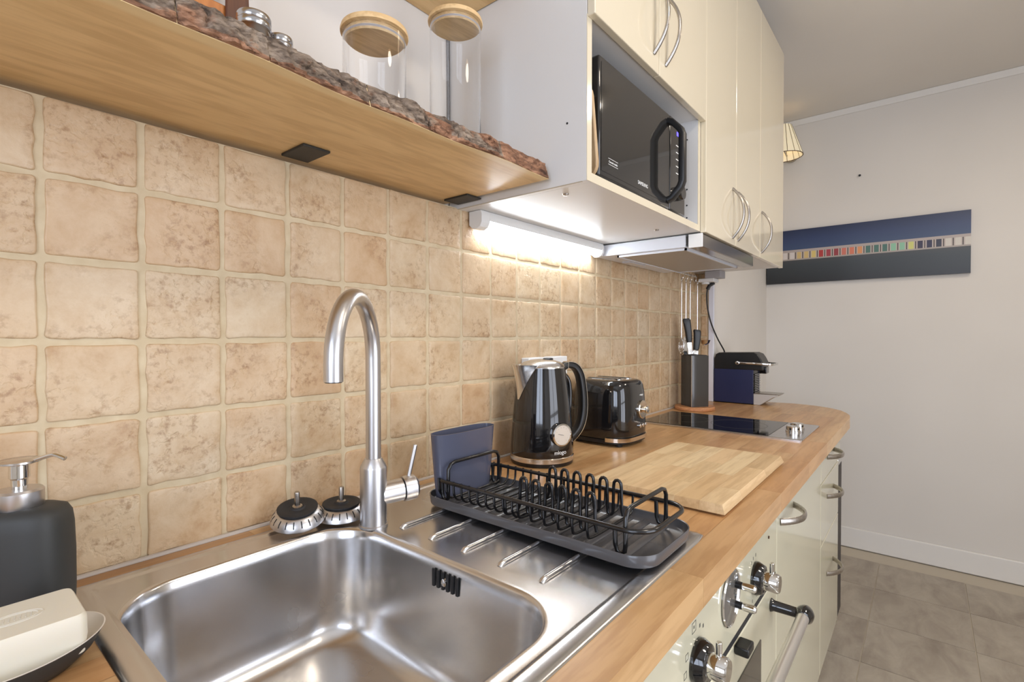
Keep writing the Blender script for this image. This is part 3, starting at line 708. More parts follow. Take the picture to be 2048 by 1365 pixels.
# ------------------------------------------------------------------ kettle
KX, KY = 1.010, -.104
sdv = Vector((-.937, .35, 0)).normalized(); hdv = -sdv; gdv = Vector((-.35, -.937, 0)).normalized()
kt = thing('kettle', 'glossy black electric kettle with chrome trim and round temperature gauge', 'kettle', (KX, KY, WT))
MB().lathe([(.071, .9005), (.0765, .902), (.0775, .909)], (KX, KY, 0), (0, 0, 1), 56).build('power_base', M_BLACK_PL, kt)
MB().lathe([(.0775, .909), (.0792, .9105), (.0785, .9205), (.077, .922)], (KX, KY, 0), (0, 0, 1), 56).build('base_ring', steel('rose_chrome', (224, 217, 208), .16, 2, .04), kt)
bp = [(.0770, .922), (.0782, .925), (.0778, .94), (.0762, .97), (.0738, 1.0), (.0702, 1.04), (.0660, 1.075), (.0615, 1.105), (.0580, 1.128), (.0570, 1.133)]
MB().lathe(bp, (KX, KY, 0), (0, 0, 1), 64).build('body', M_BLACK_GLOSS, kt)
ld = MB().lathe([(.0572, 1.1325), (.0575, 1.135), (.0545, 1.140), (.045, 1.1465), (.030, 1.151), (.012, 1.153), (.001, 1.1533)], (KX, KY, 0), (0, 0, 1), 56).build('lid', steel('lid_steel', (222, 222, 222), .2, 2, .05), kt)
MB().loft([[(KX+hdv.x*.018+x, KY+hdv.y*.018+y, z) for x, y, _ in el(a, b, 0, 28)] for a, b, z in ((.016, .011, 1.149), (.016, .011, 1.1545), (.013, .009, 1.156))]).build('lid_tab', M_BLACK_PL, ld)
def krad(z):
    for (r0, z0), (r1, z1) in zip(bp, bp[1:]):
        if z0 <= z <= z1: return r0+(r1-r0)*(z-z0)/(z1-z0)
    return bp[-1][0]
lat = Vector((-sdv.y, sdv.x, 0)); loops = []
for i in range(11):
    tt = i/10; z = 1.058+.083*tt; rb = krad(min(z, 1.133)); w = .004+.037*tt**.9; prot = .0015+.027*tt**1.5
    L_ = []
    for k in range(13):
        u = -1+2*k/12; ang = math.asin(max(-1, min(1, u*w/rb))); rad = rb*math.cos(ang)+prot*(1-abs(u)**1.5)+.0012
        L_.append(Vector((KX, KY, z))+sdv*rad+lat*(u*w))
    inn = []
    for k in range(13):
        u = 1-2*k/12; ang = math.asin(max(-1, min(1, u*w/rb))); rad = rb*math.cos(ang)-.004+prot*(1-abs(u)**1.5)*.8
        inn.append(Vector((KX, KY, z))+sdv*rad+lat*(u*w*.93))
    loops.append([tuple(p) for p in L_+inn])
sp = MB().loft(loops).build('spout', steel('spout_steel', (222, 220, 216), .17, 2, .05), kt, 50)
hpath = [(.050, 1.126), (.074, 1.137), (.098, 1.132), (.114, 1.112), (.122, 1.080), (.126, 1.040), (.124, 1.005), (.115, .978), (.098, .958), (.077, .944)]
hp3 = smoothpath([(KX+hdv.x*r, KY+hdv.y*r, z) for r, z in hpath], 5)
pn = Vector((-hdv.y, hdv.x, 0))
hnd = MB().sweep(hp3, [(u, w) for u, w in rrect(-.012, .012, -.0075, .0075, .004, 3)], pn).build('handle', M_BLACK_PL, kt, 50)
off = [Vector(p) for p in hp3]; edge = []
for i, p in enumerate(off):
    tg = (off[min(i+1, len(off)-1)]-off[max(i-1, 0)]).normalized(); b = tg.cross(pn); edge.append(p+b*(.0078 if b.dot(Vector((hdv.x, hdv.y, .3))) > 0 else -.0078))
MB().sweep(edge, [(-.0125, -.0008), (.0125, -.0008), (.0125, .0008), (-.0125, .0008)], pn).build('handle_trim', M_CHROME, hnd, 50)
MB().tube(smoothpath([(KX+hdv.x*r, KY+hdv.y*r, z) for r, z in [(.062, 1.118), (.080, 1.10), (.086, 1.07), (.085, 1.03), (.080, .99), (.078, .965)]], 4), .0055, 10).build('handle_grip', M_BLACK_GLOSS, hnd, 60)
gz = .979; gr = krad(gz); go = Vector((KX, KY, gz))+gdv*(gr-.010)
gg = MB().lathe([(.0225, 0), (.0235, .012), (.0265, .016), (.0265, .021), (.0235, .0225), (.0225, .0205)], go, gdv, 40).build('gauge', M_CHROME, kt)
MB().lathe([(.0225, .0195), (.0225, .0207), (.001, .0207)], go, gdv, 40).build('gauge_face', pmat('gauge_face', (206, 196, 182), .4), gg)
GM = frame(go+gdv*.0211, (-gdv.y, gdv.x, 0), (0, 0, 1))
nm = MB().box(-.012, .004, -.0004, .0004, 0, .0003).xform(Matrix.Rotation(R(-14), 4, 'Z'))
for k in range(12):
    a = R(-50+280*k/11); nm.add([(.0165*math.cos(a)-.0003, .0165*math.sin(a), 0), (.0165*math.cos(a)+.0003, .0165*math.sin(a), 0), (.019*math.cos(a)+.0003, .019*math.sin(a), 0), (.019*math.cos(a)-.0003, .019*math.sin(a), 0)], [(0, 1, 2, 3)])
nm.xform(GM).build('gauge_needle', M_DARKPRINT, gg, 0)
for wv in ('miogo',):
    z = .936; text(wv, .0135, M_PRINT, kt, frame(Vector((KX, KY, z))+gdv*(krad(z)+.0003), (-gdv.y, gdv.x, 0), (0, 0, 1)))

# ------------------------------------------------------------------ toaster
tX, tY, tA = 1.338, -.112, R(-1)
to = thing('toaster', 'glossy black retro two-slot toaster beside the kettle', 'toaster', (tX, tY, WT))
TM = Matrix.Translation((tX, tY, 0)) @ Matrix.Rotation(tA, 4, 'Z')
def tsec(a, b, z, e=3.6): return selip(a, b, z, e, 64)
MB().loft([tsec(.086, .090, .9185), tsec(.0895, .0945, .924), tsec(.0900, .0950, .95), tsec(.0890, .0940, 1.0), tsec(.0865, .0915, 1.045), tsec(.083, .088, 1.068), tsec(.077, .082, 1.079), tsec(.068, .074, 1.0835), tsec(.058, .066, 1.0845)]).xform(TM).build('body', M_BLACK_GLOSS, to, 50)
MB().loft([tsec(.085, .090, .9075), tsec(.089, .094, .909), tsec(.089, .094, .919)]).xform(TM).build('base', M_BLACK_PL, to, 50)
band = [p for p in tsec(.0915, .0968, 0)]
fr = [p for p in band if p[1] < -.035 and abs(p[0]) < .0925]
fr = sorted(fr, key=lambda p: math.atan2(p[0], -p[1]))
MB().sweep([Matrix.Translation((0, 0, .9195)) @ Vector(p) for p in fr], [(-.0055, -.0012), (.0055, -.0012), (.0055, .0012), (-.0055, .0012)], (0, 0, 1)).xform(TM).build('base_trim', steel('trim_chrome', (228, 220, 208), .16, 2, .04), to, 50)
for fx in (-.06, .06):
    for fy in (-.065, .065): MB().lathe([(.010, .9005), (.010, .9085)], (fx, fy, 0), (0, 0, 1), 14).xform(TM).build('foot', M_BLACK_MATT, to)
for sx in (-.027, .027):
    s_ = MB().loft([[(sx+x, y, z) for x, y in rrect(-.0125+i, .0125-i, -.056+i, .056-i, .008, 5)] for i, z in ((0, 1.083), (0, 1.0865), (.002, 1.0868))]).xform(TM).build('slot_rim', M_CHROME, to, 40)
    MB().loft([[(sx+x, y, z) for x, y in rrect(-.0100, .0100, -.053, .053, .007, 5)] for z in (1.0866, 1.0872)]).xform(TM).build('slot', M_BLACK_MATT, s_)
    MB().tube([(sx-.003, -.047, 1.0876), (sx-.003, .047, 1.0876)], .0009, 6).xform(TM).build('slot_wire', M_CHROME, s_)
fyb = -.0945
fd = MB().lathe([(.0265, -.002), (.0265, .003), (.0245, .0045), (.006, .0045)], (.024, fyb, .9985), (0, -1, 0), 40).xform(TM).build('dial_plate', steel('dial_chrome', (228, 218, 204), .14, 0, .04), to)
MB().lathe([(.007, .004), (.007, .008), (.0098, .009), (.0102, .016), (.0085, .0185), (.001, .019)], (.024, fyb, .9985), (0, -1, 0), 24).xform(TM).build('dial_knob', M_CHROME, fd)
for k in (-1, 0, 1):
    MB().lathe([(.0058, -.002), (.0058, .0045), (.0045, .006), (.001, .006)], (.022+.0165*k, fyb, .953), (0, -1, 0), 18).xform(TM).build('button', M_CHROME, to)
text('miogo', .008, M_PRINT, to, TM @ frame((.022, -.0930, 1.041), (1, 0, 0), (0, .03, 1)))

# ------------------------------------------------------------------ sockets
for i, (x0, x1) in enumerate(((1.056, 1.138), (1.157, 1.241))):
    t = thing('wall_socket', ['white wall socket behind the kettle, left one', 'white wall socket behind the kettle, right one'][i], 'socket', ((x0+x1)/2, -.001, 1.07), 'sockets on the tiled wall')
    MB().box(x0, x1, -.028, -.0012, 1.070, 1.152).build('plate', M_WHITE_PL, t, bevel=.003)
    MB().lathe([(.024, 0), (.022, .001), (.021, -.004), (.002, -.004)], ((x0+x1)/2, -.0284, 1.111), (0, -1, 0), 28).build('socket_well', pmat('socket_grey', (205, 205, 203), .4), t)

# ------------------------------------------------------------------ chopping board
t = thing('chopping_board', 'pale bamboo chopping board lying at the front of the worktop', 'chopping board', (1.12, -.445, WT))
BYA, BYB = -.576, -.306; BXA, BXB = .892, 1.358; rsb = random.Random(4); nr = 6
for r_ in range(nr):
    ya = BYA+(BYB-BYA)*r_/nr; yb = BYA+(BYB-BYA)*(r_+1)/nr
    xs = [BXA]+([rsb.uniform(1.0, 1.25)] if r_ % 2 else [rsb.uniform(.98, 1.08), rsb.uniform(1.18, 1.28)])+[BXB]
    for a, b in zip(xs, xs[1:]):
        cs = .006
        fy = cs if r_ == 0 else 0; by = cs if r_ == nr-1 else 0; lx = cs if a == BXA else 0; rx = cs if b == BXB else 0
        g = .0001
        lo_ = [(a+g+lx*1.2, ya+g+fy*1.2, .9006), (b-g-rx*1.2, ya+g+fy*1.2, .9006), (b-g-rx*1.2, yb-g-by*1.2, .9006), (a+g+lx*1.2, yb-g-by*1.2, .9006)]
        md = [(a+g, ya+g, .9045), (b-g, ya+g, .9045), (b-g, yb-g, .9045), (a+g, yb-g, .9045)]
        hi_ = [(a+g+lx, ya+g+fy, .9195), (b-g-rx, ya+g+fy, .9195), (b-g-rx, yb-g-by, .9195), (a+g+lx, yb-g-by, .9195)]
        MB().loft([lo_, md, hi_]).build('strip', M_BOARD, t, 0)

# ------------------------------------------------------------------ hob
hb = thing('hob', 'narrow two-ring black ceramic hob with steel control strip', 'hob', (1.826, -.30, WT))
HX0, HX1, HY0, HY1 = 1.668, 1.982, -.563, -.045
fr_ = MB().loft([[(x, y, z) for x, y in rrect(HX0+i, HX1-i, HY0+i, HY1-i, .006, 3)] for i, z in ((0, .9003), (0, .9035), (.002, .9055), (.006, .9055))]).build('frame', steel('hob_steel', (206, 204, 206), .22, 1), hb, 40)
MB().box(HX0+.009, HX1-.009, -.470, HY1-.009, .9056, .9066).build('glass', M_HOB, hb, 0, .0008)
for ry, r0 in ((-.165, .075), (-.345, .088)):
    MB().lathe([(r0, .90665), (r0+.0014, .90675), (r0+.0014, .90665)], (1.826, ry, 0), (0, 0, 1), 64, False, False).build('ring_mark', M_DARKPRINT, hb)
for kx in (1.800, 1.868):
    kn = MB().lathe([(.0215, .9056), (.0215, .910), (.0195, .911), (.0190, .922), (.017, .9235), (.003, .9235)], (kx, -.516, 0), (0, 0, 1), 32).build('knob', M_CHROME, hb)
    for a in range(5):
        th = 2*math.pi*a/5+.4; p = (kx+.0193*math.cos(th), -.516+.0193*math.sin(th))
        MB().lathe([(.0035, -.001), (.0035, .0006), (.001, .0008)], (p[0], p[1], .9165), (math.cos(th), math.sin(th), 0), 10).build('mark', M_BLACK_PL, kn)

# ------------------------------------------------------------------ knife block and knives
BKX, BKY = 2.125, -.088
kb = thing('knife_block', 'dark grey upright knife block on a round wooden base', 'knife block', (BKX, BKY, WT))
MB().lathe([(.079, .9004), (.081, .903), (.081, .911), (.078, .915), (.01, .915)], (BKX, BKY, 0), (0, 0, 1), 56).build('wooden_base', M_PINKW, kb)
M_KB = pmat('smoked_grey_panel', (84, 83, 82), .14, .5)
KM = Matrix.Translation((BKX, BKY, 0)) @ Matrix.Rotation(R(-37), 4, 'Z')
MB().loft([[(x, y, z) for x, y in rrect(-.041, .041, -.041, .041, .006, 3)] for z in (.915, 1.128)]).xform(KM).build('block', M_KB, kb, 40)
MB().cyl((-.0405, -.0405, .9155), (-.0405, -.0405, 1.1283), .0016, 8).xform(KM).build('edge_trim', M_CHROME, kb)
MB().loft([[(x, y, z) for x, y in rrect(-.036, .036, -.036, .036, .005, 3)] for z in (1.128, 1.130)]).xform(KM).build('insert', M_BLACK_MATT, kb, 40)
def knife(label, x, y, tilt, h, up_=0):
    t = thing('kitchen_knife', label, 'knife', (x, y, 1.130), 'knives in the knife block')
    Mk = Matrix.Translation((x, y, 1.132+up_)) @ Matrix.Rotation(math.atan2(rt.y, rt.x), 4, 'Z') @ Matrix.Rotation(tilt, 4, 'Y')
    pf = [(.0095, .010, .018), (.012, .012, .026), (.0130, .013, .06), (.0145, .013, .09), (.0155, .012, h-.006), (.012, .010, h)]
    off_ = [0, .001, .001, -.001, -.003, -.004]
    MB().loft([[(x_+o_, y_, z) for x_, y_ in rrect(-a, a, -b*.7, b*.7, .0055, 4)] for (a, b, z), o_ in zip(pf, off_)]).xform(Mk).build('handle', M_BLACK_PL, t, 50)
    MB().box(-.010, .012, -.0045, .0045, -up_-.001, .018).xform(Mk).build('bolster', M_CHROME, t, bevel=.002)
knife('black-handled kitchen knife standing in the back of the knife block', BKX-.014, BKY+.018, R(-5), .118, .034)
knife('black-handled kitchen knife standing in the front of the knife block', BKX-.006, BKY-.004, R(6), .104)

# ------------------------------------------------------------------ coffee machine
CX0, CX1, CY0, CY1 = 2.42, 2.53, -.245, -.076
cm = thing('coffee_machine', 'small blue and black capsule coffee machine at the end of the worktop', 'coffee machine', (2.475, -.17, WT))
MB().box(CX0+.004, CX1-.004, CY0+.004, CY1, .9005, 1.055).build('body', M_BLACK_PL, cm, bevel=.003)
for x0, x1 in ((CX0, CX0+.004), (CX1-.004, CX1)):
    MB().box(x0, x1, CY0, CY1+.002, .904, 1.058).build('side_panel', pmat('navy_panel', (36, 42, 78), .38), cm, bevel=.0015)
prof = [(CY1, 1.055), (CY1, 1.108), (CY1-.006, 1.124), (CY1-.02, 1.132), (-.245, 1.135), (-.262, 1.128), (-.275, 1.108), (-.284, 1.088), (-.284, 1.055)]
MB().prism(prof, 'x', CX0-.001, CX1+.001).build('head', M_BLACK_PL, cm, 30, .004)
MB().box(CX0+.03, CX1-.03, -.292, -.262, 1.040, 1.072).build('coffee_outlet', M_BLACK_GLOSS, cm, bevel=.003)
for k in range(12): MB().box(CX0+.008, CX1-.008, -.2505, -.243, .945+.008*k, .949+.008*k).build('rib', M_BLACK_GLOSS, cm)
lv_ = [(CX0-.006, -.180, 1.087), (CX0-.006, -.24, 1.086), (CX0-.006, -.305, 1.084), (CX0+.002, -.320, 1.083), (CX0+.02, -.325, 1.083), (CX1-.02, -.325, 1.083), (CX1-.002, -.320, 1.083), (CX1+.006, -.305, 1.084), (CX1+.006, -.24, 1.086), (CX1+.006, -.18, 1.087)]
lvo = MB().sweep(lv_, [(u, w) for u, w in rrect(-.005, .005, -.0022, .0022, .002, 2)], (0, 0, 1)).build('lever', M_CHROME, cm, 50)
for x, s_ in ((CX0-.009, -1), (CX1+.009, 1)): MB().lathe([(.0085, -.006), (.0085, .003), (.005, .004)], (x, -.180, 1.087), (s_, 0, 0), 18).build('pivot', M_CHROME, lvo)
dt = MB().prism([(CY0, .9004), (-.272, .9004), (-.325, .938), (-.345, .945), (-.345, .949), (CY0, .949)], 'x', CX0+.003, CX1-.003).build('drip_tray', pmat('silver_plastic', (205, 203, 200), .3, .3), cm, 30, .002)
MB().box(CX0+.008, CX1-.008, -.350, CY0+.002, .949, .953).build('grate', M_NICKEL, dt, bevel=.001)
cord = smoothpath([(2.372, -.058, 1.430), (2.372, -.055, 1.395), (2.380, -.056, 1.34), (2.400, -.066, 1.27), (2.43, -.085, 1.20), (2.46, -.105, 1.145), (2.465, -.108, 1.130)], 6)
MB().tube(cord, .0032, 10).build('power_cord', M_BLACK_PL, cm, 60)
MB().sweep([(2.372, -.058, 1.425), (2.374, -.066, 1.442), (2.380, -.086, 1.455)], [(u, w) for u, w in rrect(-.009, .009, -.007, .007, .003, 2)], (1, 0, 0)).build('plug', M_BLACK_PL, cm, 50)
t = thing('power_strip', 'white socket block mounted under the end cabinet above the knives', 'socket', (2.36, -.06, 1.46))
MB().box(2.33, 2.40, -.100, -.030, 1.455, 1.472).build('casing', M_WHITE_PL, t, bevel=.003)
MB().lathe([(.016, .0), (.018, -.008), (.010, -.009)], (2.352, -.055, 1.455), (0, 0, 1), 20).build('socket_face', M_WHITE_PL, t)
MB().box(2.328, 2.402, -.128, -.060, 1.472, 1.5045).build('mount', pmat('grey_mount', (165, 163, 166), .5), t, bevel=.002)

# ------------------------------------------------------------------ hanging utensils
t = thing('utensil_rail', 'thin steel rail with hooks under the cabinet by the end of the tiles', 'rail', (2.2, -.03, 1.475))
MB().tube([(2.05, -.032, 1.478), (2.30, -.032, 1.478)], .0032, 10).build('bar', M_CHROME, t, 60)
for x in (2.055, 2.295): MB().tube([(x, -.032, 1.478), (x, -.0015, 1.478)], .003, 8).build('bracket', M_CHROME, t, 60)
HK = [2.085, 2.135, 2.185, 2.235, 2.275]
for x in HK:
    MB().tube([(x, -.026, 1.4785), (x, -.029, 1.4825), (x, -.032, 1.4835), (x, -.037, 1.4815), (x, -.039, 1.474), (x, -.042, 1.455), (x, -.046, 1.447), (x, -.051, 1.450), (x, -.052, 1.457)], .0015, 8).build('hook', M_CHROME, t, 60)
def utensil(name, label, x, kind):
    t = thing(name, label, 'utensil', (x, -.046, 1.2), 'utensils hanging from the rail')
    MB().tube([(x+.005*math.cos(a), -.046, 1.4445+.009*math.sin(a)) for a in [2*math.pi*i/16 for i in range(16)]], .0014, 6, True).build('hanging_loop', M_CHROME, t, 60)
    MB().tube([(x, -.046, 1.4355), (x, -.046, 1.36), (x, -.046, 1.20)], .0022, 8).build('handle', M_CHROME, t, 60)
    if kind == 'ladle':
        c = Vector((x+.002, -.072, 1.190)); prof = [(.001, -.024), (.014, -.021), (.025, -.013), (.0305, 0), (.0318, .001), (.029, 0), (.023, -.011), (.013, -.019), (.001, -.0215)]
        MB().lathe(prof, c, (0, 0, 1), 28, False, False).build('bowl', M_CHROME, t, 60)
        MB().tube([(x, -.046, 1.205), (x+.002, -.047, 1.194), (x+.005, -.050, 1.188)], .0026, 8).build('neck', M_CHROME, t, 60)
    elif kind == 'spatula':
        MB().loft([[(x+u, -.046, z) for u, z in rrect(-.024, .024, 1.13, 1.205, .008, 3)], [(x+u, -.0445, z) for u, z in rrect(-.024, .024, 1.13, 1.205, .008, 3)]]).build('blade', M_CHROME, t)
    elif kind == 'spoon':
        MB().loft([[(x+u, -.047-abs(u)*.1, z) for u, z in [(.019*math.cos(a), 1.17+.030*math.sin(a)) for a in [2*math.pi*i/24 for i in range(24)]]], [(x+u, -.0455-abs(u)*.1, z) for u, z in [(.019*math.cos(a), 1.17+.030*math.sin(a)) for a in [2*math.pi*i/24 for i in range(24)]]]]).build('bowl', M_CHROME, t)
    else:
        for k in range(6):
            a = math.pi*k/6; d = Vector((math.cos(a), math.sin(a), 0))*.02
            MB().tube(smoothpath([(x, -.046, 1.205), (x+d.x, -.046+d.y*.6, 1.165), (x, -.046, 1.13), (x-d.x, -.046-d.y*.6, 1.165), (x, -.046, 1.205)], 5), .0008, 6).build('whisk_wire', M_CHROME, t, 60)
utensil('whisk', 'steel whisk hanging behind the knife block', HK[0], 'whisk')
utensil('spatula', 'steel spatula hanging behind the knife block', HK[1], 'spatula')
utensil('serving_spoon', 'steel serving spoon hanging next to the ladle', HK[2], 'spoon')
utensil('ladle', 'steel ladle with shiny bowl hanging right of the knives', HK[4], 'ladle')

# ------------------------------------------------------------------ wall cabinets
CB, CT, CFY, DFY = 1.505, 2.42, -.345, -.362
CA, CBX, CC, CD = .820, 1.432, 2.028, 2.415
def vhandle(parent, x, z0, z1):
    bow_handle('handle', parent, (x, DFY, z0), (x, DFY, z1), (0, -1, 0), .034, .008, .011)
uc = thing('microwave_cabinet', 'cream wall cabinet with an open niche holding the microwave', 'cabinet', (1.135, -.16, CB))
TH = .017
MB().box(CA, CA+TH, CFY, PLY-.004, CB, CT).build('side_panel', M_CARC, uc, bevel=.0006)
MB().box(CBX-TH, CBX, CFY, PLY-.004, CB, CT).build('side_panel', M_CARC, uc, bevel=.0006)
bt = MB().box(CA+TH, CBX-TH, CFY, PLY-.004, CB, CB+TH).build('bottom_panel', M_CARC, uc, bevel=.0006)
MB().box(CA+TH, CBX-TH, CFY, PLY-.004, 1.815, 1.832).build('niche_top', M_CARC, uc)
MB().box(CA+TH, CBX-TH, CFY, PLY-.004, CT-TH, CT).build('top_panel', M_CARC, uc)
MB().box(CA+TH, CBX-TH, PLY-.012, PLY-.004, CB+TH, CT-TH).build('back_panel', M_CARC, uc)
for x0, x1 in ((CA, CA+TH), (CBX-TH, CBX)): MB().box(x0, x1, CFY-.0012, CFY, CB, 1.815).build('edge_band', M_CREAM, uc)
MB().box(CA+TH, CBX-TH, CFY-.0012, CFY, CB, CB+TH).build('edge_band', M_CREAM, uc)
MB().box(CA-.0004, CA+.004, CFY+.01, .015, CB-.0006, CB).build('raw_edge', M_CHIP, uc)
MID = 1.112
for x0, x1, hx in ((CA+.001, MID-.0015, MID-.030), (MID+.0015, CBX-.001, MID+.036)):
    d = MB().box(x0, x1, DFY, CFY-.0005, 1.811, CT-.002).build('door', M_CREAM, uc, 0, .002); vhandle(d, hx, 1.847, 2.008)
for hx, hz in ((CA-.0003, 1.622),): MB().lathe([(.0022, 0), (.0022, .0006)], (hx, -.302, hz), (-1, 0, 0), 12).build('shelf_pin_hole', M_BLACK_MATT, uc)
for x, y in ((.875, -.262), (1.33, -.262)): MB().lathe([(.007, 0), (.0055, .003), (.001, .0035)], (x, y, CB), (0, 0, -1), 14).build('cam_screw', M_NICKEL, uc)
for z in (1.545, 1.58, 1.625, 1.765): MB().lathe([(.0022, 0), (.0022, .0006)], (CBX-TH-.0003, CFY+.03, z), (-1, 0, 0), 10).build('shelf_pin_hole', M_BLACK_MATT, uc)
hc = thing('hood_cabinet', 'cream two-door wall cabinet above the range hood', 'cabinet', (1.73, -.16, CB))
MB().box(CBX+.0005, CC, CFY, PLY-.004, CB, CT).build('carcass', M_CARC, hc)
mid = (CBX+CC)/2-.01
for x0, x1, hx in ((CBX+.002, mid-.0015, mid-.036), (mid+.0015, CC-.0015, mid+.024)):
    d = MB().box(x0, x1, DFY, CFY-.0005, CB-.003, CT-.002).build('door', M_CREAM, hc, 0, .002); vhandle(d, hx, 1.522, 1.680)
ec = thing('end_cabinet', 'cream single-door wall cabinet at the far end of the row', 'cabinet', (2.22, -.16, CB))
MB().box(CC+.0005, CD, CFY, PLY-.004, CB, CT).build('carcass', M_CARC, ec)
d = MB().box(CC+.0015, CD, DFY, CFY-.0005, CB-.003, CT-.002).build('door', M_CREAM, ec, 0, .002); vhandle(d, CC+.022, 1.522, 1.675)

# ------------------------------------------------------------------ microwave and tray in the niche
mw = thing('microwave', 'dark smoked-glass microwave with black loop handle inside the cabinet niche', 'microwave', (1.12, -.15, CB+TH))
MX0, MX1, MS, MFY, MZ0, MZ1 = .888, 1.352, 1.247, -.333, 1.531, 1.775
MB().box(MX0, MX1, MFY+.022, -.01, MZ0, MZ1).build('casing', M_BLACK_PL, mw, bevel=.004)
dr = MB().box(MX0, MS-.001, MFY, MFY+.021, MZ0+.002, MZ1).build('door', M_MW, mw, bevel=.004)
MB().box(MX0+.008, MS-.006, MFY-.0008, MFY, MZ0+.014, MZ1-.012).build('door_glass', M_MW, dr, 0)
cpn = MB().box(MS+.001, MX1, MFY, MFY+.021, MZ0+.002, MZ1).build('control_panel', M_MW, mw, bevel=.004)
for fx in (MX0+.04, MX1-.04):
    for fy in (-.28, -.06): MB().lathe([(.010, CB+TH+.0005), (.010, MZ0+.002)], (fx, fy, 0), (0, 0, 1), 14).build('foot', M_BLACK_MATT, mw)
hpth = [(MS-.014, MFY-.001, 1.752), (MS-.014, MFY-.012, 1.748), (MS-.014, MFY-.033, 1.725), (MS-.014, MFY-.038, 1.712), (MS-.014, MFY-.038, 1.595), (MS-.014, MFY-.033, 1.582), (MS-.014, MFY-.012, 1.558), (MS-.014, MFY-.001, 1.554)]
MB().sweep(hpth, [(u, w) for u, w in rrect(-.011, .011, -.0075, .0075, .004, 3)], (1, 0, 0)).build('handle', M_BLACK_PL, dr, 50)
MB().lathe([(.019, 0), (.0185, .014), (.017, .016), (.002, .016)], (1.300, MFY, 1.585), (0, -1, 0), 30).build('dial', M_BLACK_GLOSS, cpn)
MB().box(1.292, 1.312, MFY-.0006, MFY, 1.735, 1.745).build('display', emis('blue_display', (90, 80, 255), 3.0), cpn)
for k in range(5): MB().box(1.287, 1.317, MFY-.0006, MFY, 1.635+.018*k, 1.6375+.018*k).build('button_mark', M_PRINT, cpn)
FMW = lambda x, z: frame((x, MFY-.0010, z), (1, 0, 0), (0, 0, 1))
text('SAMSUNG', .0115, M_PRINT, dr, FMW(1.088, 1.560))
text('Ceramic inside', .0062, M_PRINT, dr, FMW(.945, 1.5705))
for z in (1.5645, 1.5765): MB().box(.924, .966, MFY-.0012, MFY-.0008, z, z+.0007).build('lettering_rule', M_PRINT, dr)
tr = MB().loft([[(x_, y, z) for y, z in rrect(-.338, -.08, 1.5235, 1.708, .03, 5)] for x_ in (.858, .868)])
tr.xform(Matrix.Translation((.877, 0, 1.5255)) @ Matrix.Rotation(R(-9.0), 4, 'Y') @ Matrix.Translation((-.860, 0, -1.5235)))
tro = tr.build('wooden_tray', M_TRAYW, None, 40, .002); tag(tro, 'thin pale wooden tray slotted between the cabinet side and the microwave', 'tray')

# ------------------------------------------------------------------ range hood, strip light
rh = thing('range_hood', 'white slide-out range hood under the two-door cabinet', 'range hood', (1.70, -.2, 1.462))
HZ0, HZ1 = 1.463, 1.5015
MB().box(1.434, 1.975, -.305, -.01, HZ0+.003, HZ1).build('body', M_GREY_BLUE, rh, bevel=.002)
MB().box(1.434, 1.975, -.352, -.316, HZ0, HZ1-.002).build('visor', pmat('hood_front_steel', (140, 134, 128), .16, .8), rh, bevel=.002)
MB().box(1.436, 1.973, -.316, -.305, HZ0+.008, HZ1-.004).build('visor_rail', M_BLACK_PL, rh)
MB().box(1.430, 1.4345, -.354, -.314, HZ0-.001, HZ1-.001).build('visor_cap', M_WHITE_PL, rh, bevel=.001)
MB().box(1.455, 1.955, -.295, -.085, HZ0-.001, HZ0+.003).build('filter', pmat('filter_mesh', (176, 170, 160), .45, .3), rh)
for y0, y1 in ((-.301, -.295), (-.085, -.079)): MB().box(1.450, 1.960, y0, y1, HZ0-.003, HZ0+.003).build('filter_frame', M_GREY_BLUE, rh)
for x0, x1 in ((1.450, 1.456), (1.954, 1.960)): MB().box(x0, x1, -.301, -.079, HZ0-.003, HZ0+.003).build('filter_frame', M_GREY_BLUE, rh)
MB().box(1.58, 1.70, -.060, -.030, HZ0-.002, HZ0+.003).build('light_cover', pmat('light_cover', (200, 200, 205), .2), rh)
ls = thing('strip_light', 'lit white fluorescent strip light under the microwave cabinet', 'light', (1.13, -.03, 1.47))
LX0, LX1 = .856, 1.425
MB().prism([(-.004, 1.5045), (-.040, 1.5045), (-.044, 1.495), (-.044, 1.482), (-.004, 1.482)], 'x', LX0, LX1).build('housing', M_WHITE_PL, ls, 30, .001)
for x0, x1 in ((LX0-.002, LX0+.026), (LX1-.010, LX1+.002)):
    MB().prism([(-.004, 1.5042), (-.042, 1.5042), (-.046, 1.494), (-.046, 1.476), (-.040, 1.466), (-.028, 1.461), (-.014, 1.463), (-.004, 1.472)], 'x', x0, x1).build('end_cap', M_WHITE_PL, ls, 30, .0015)
MB().cyl((LX0+.026, -.026, 1.4745), (LX1-.010, -.026, 1.4745), .0095, 20).build('tube', emis('fluorescent_tube', (232, 243, 255), 42.0), ls)

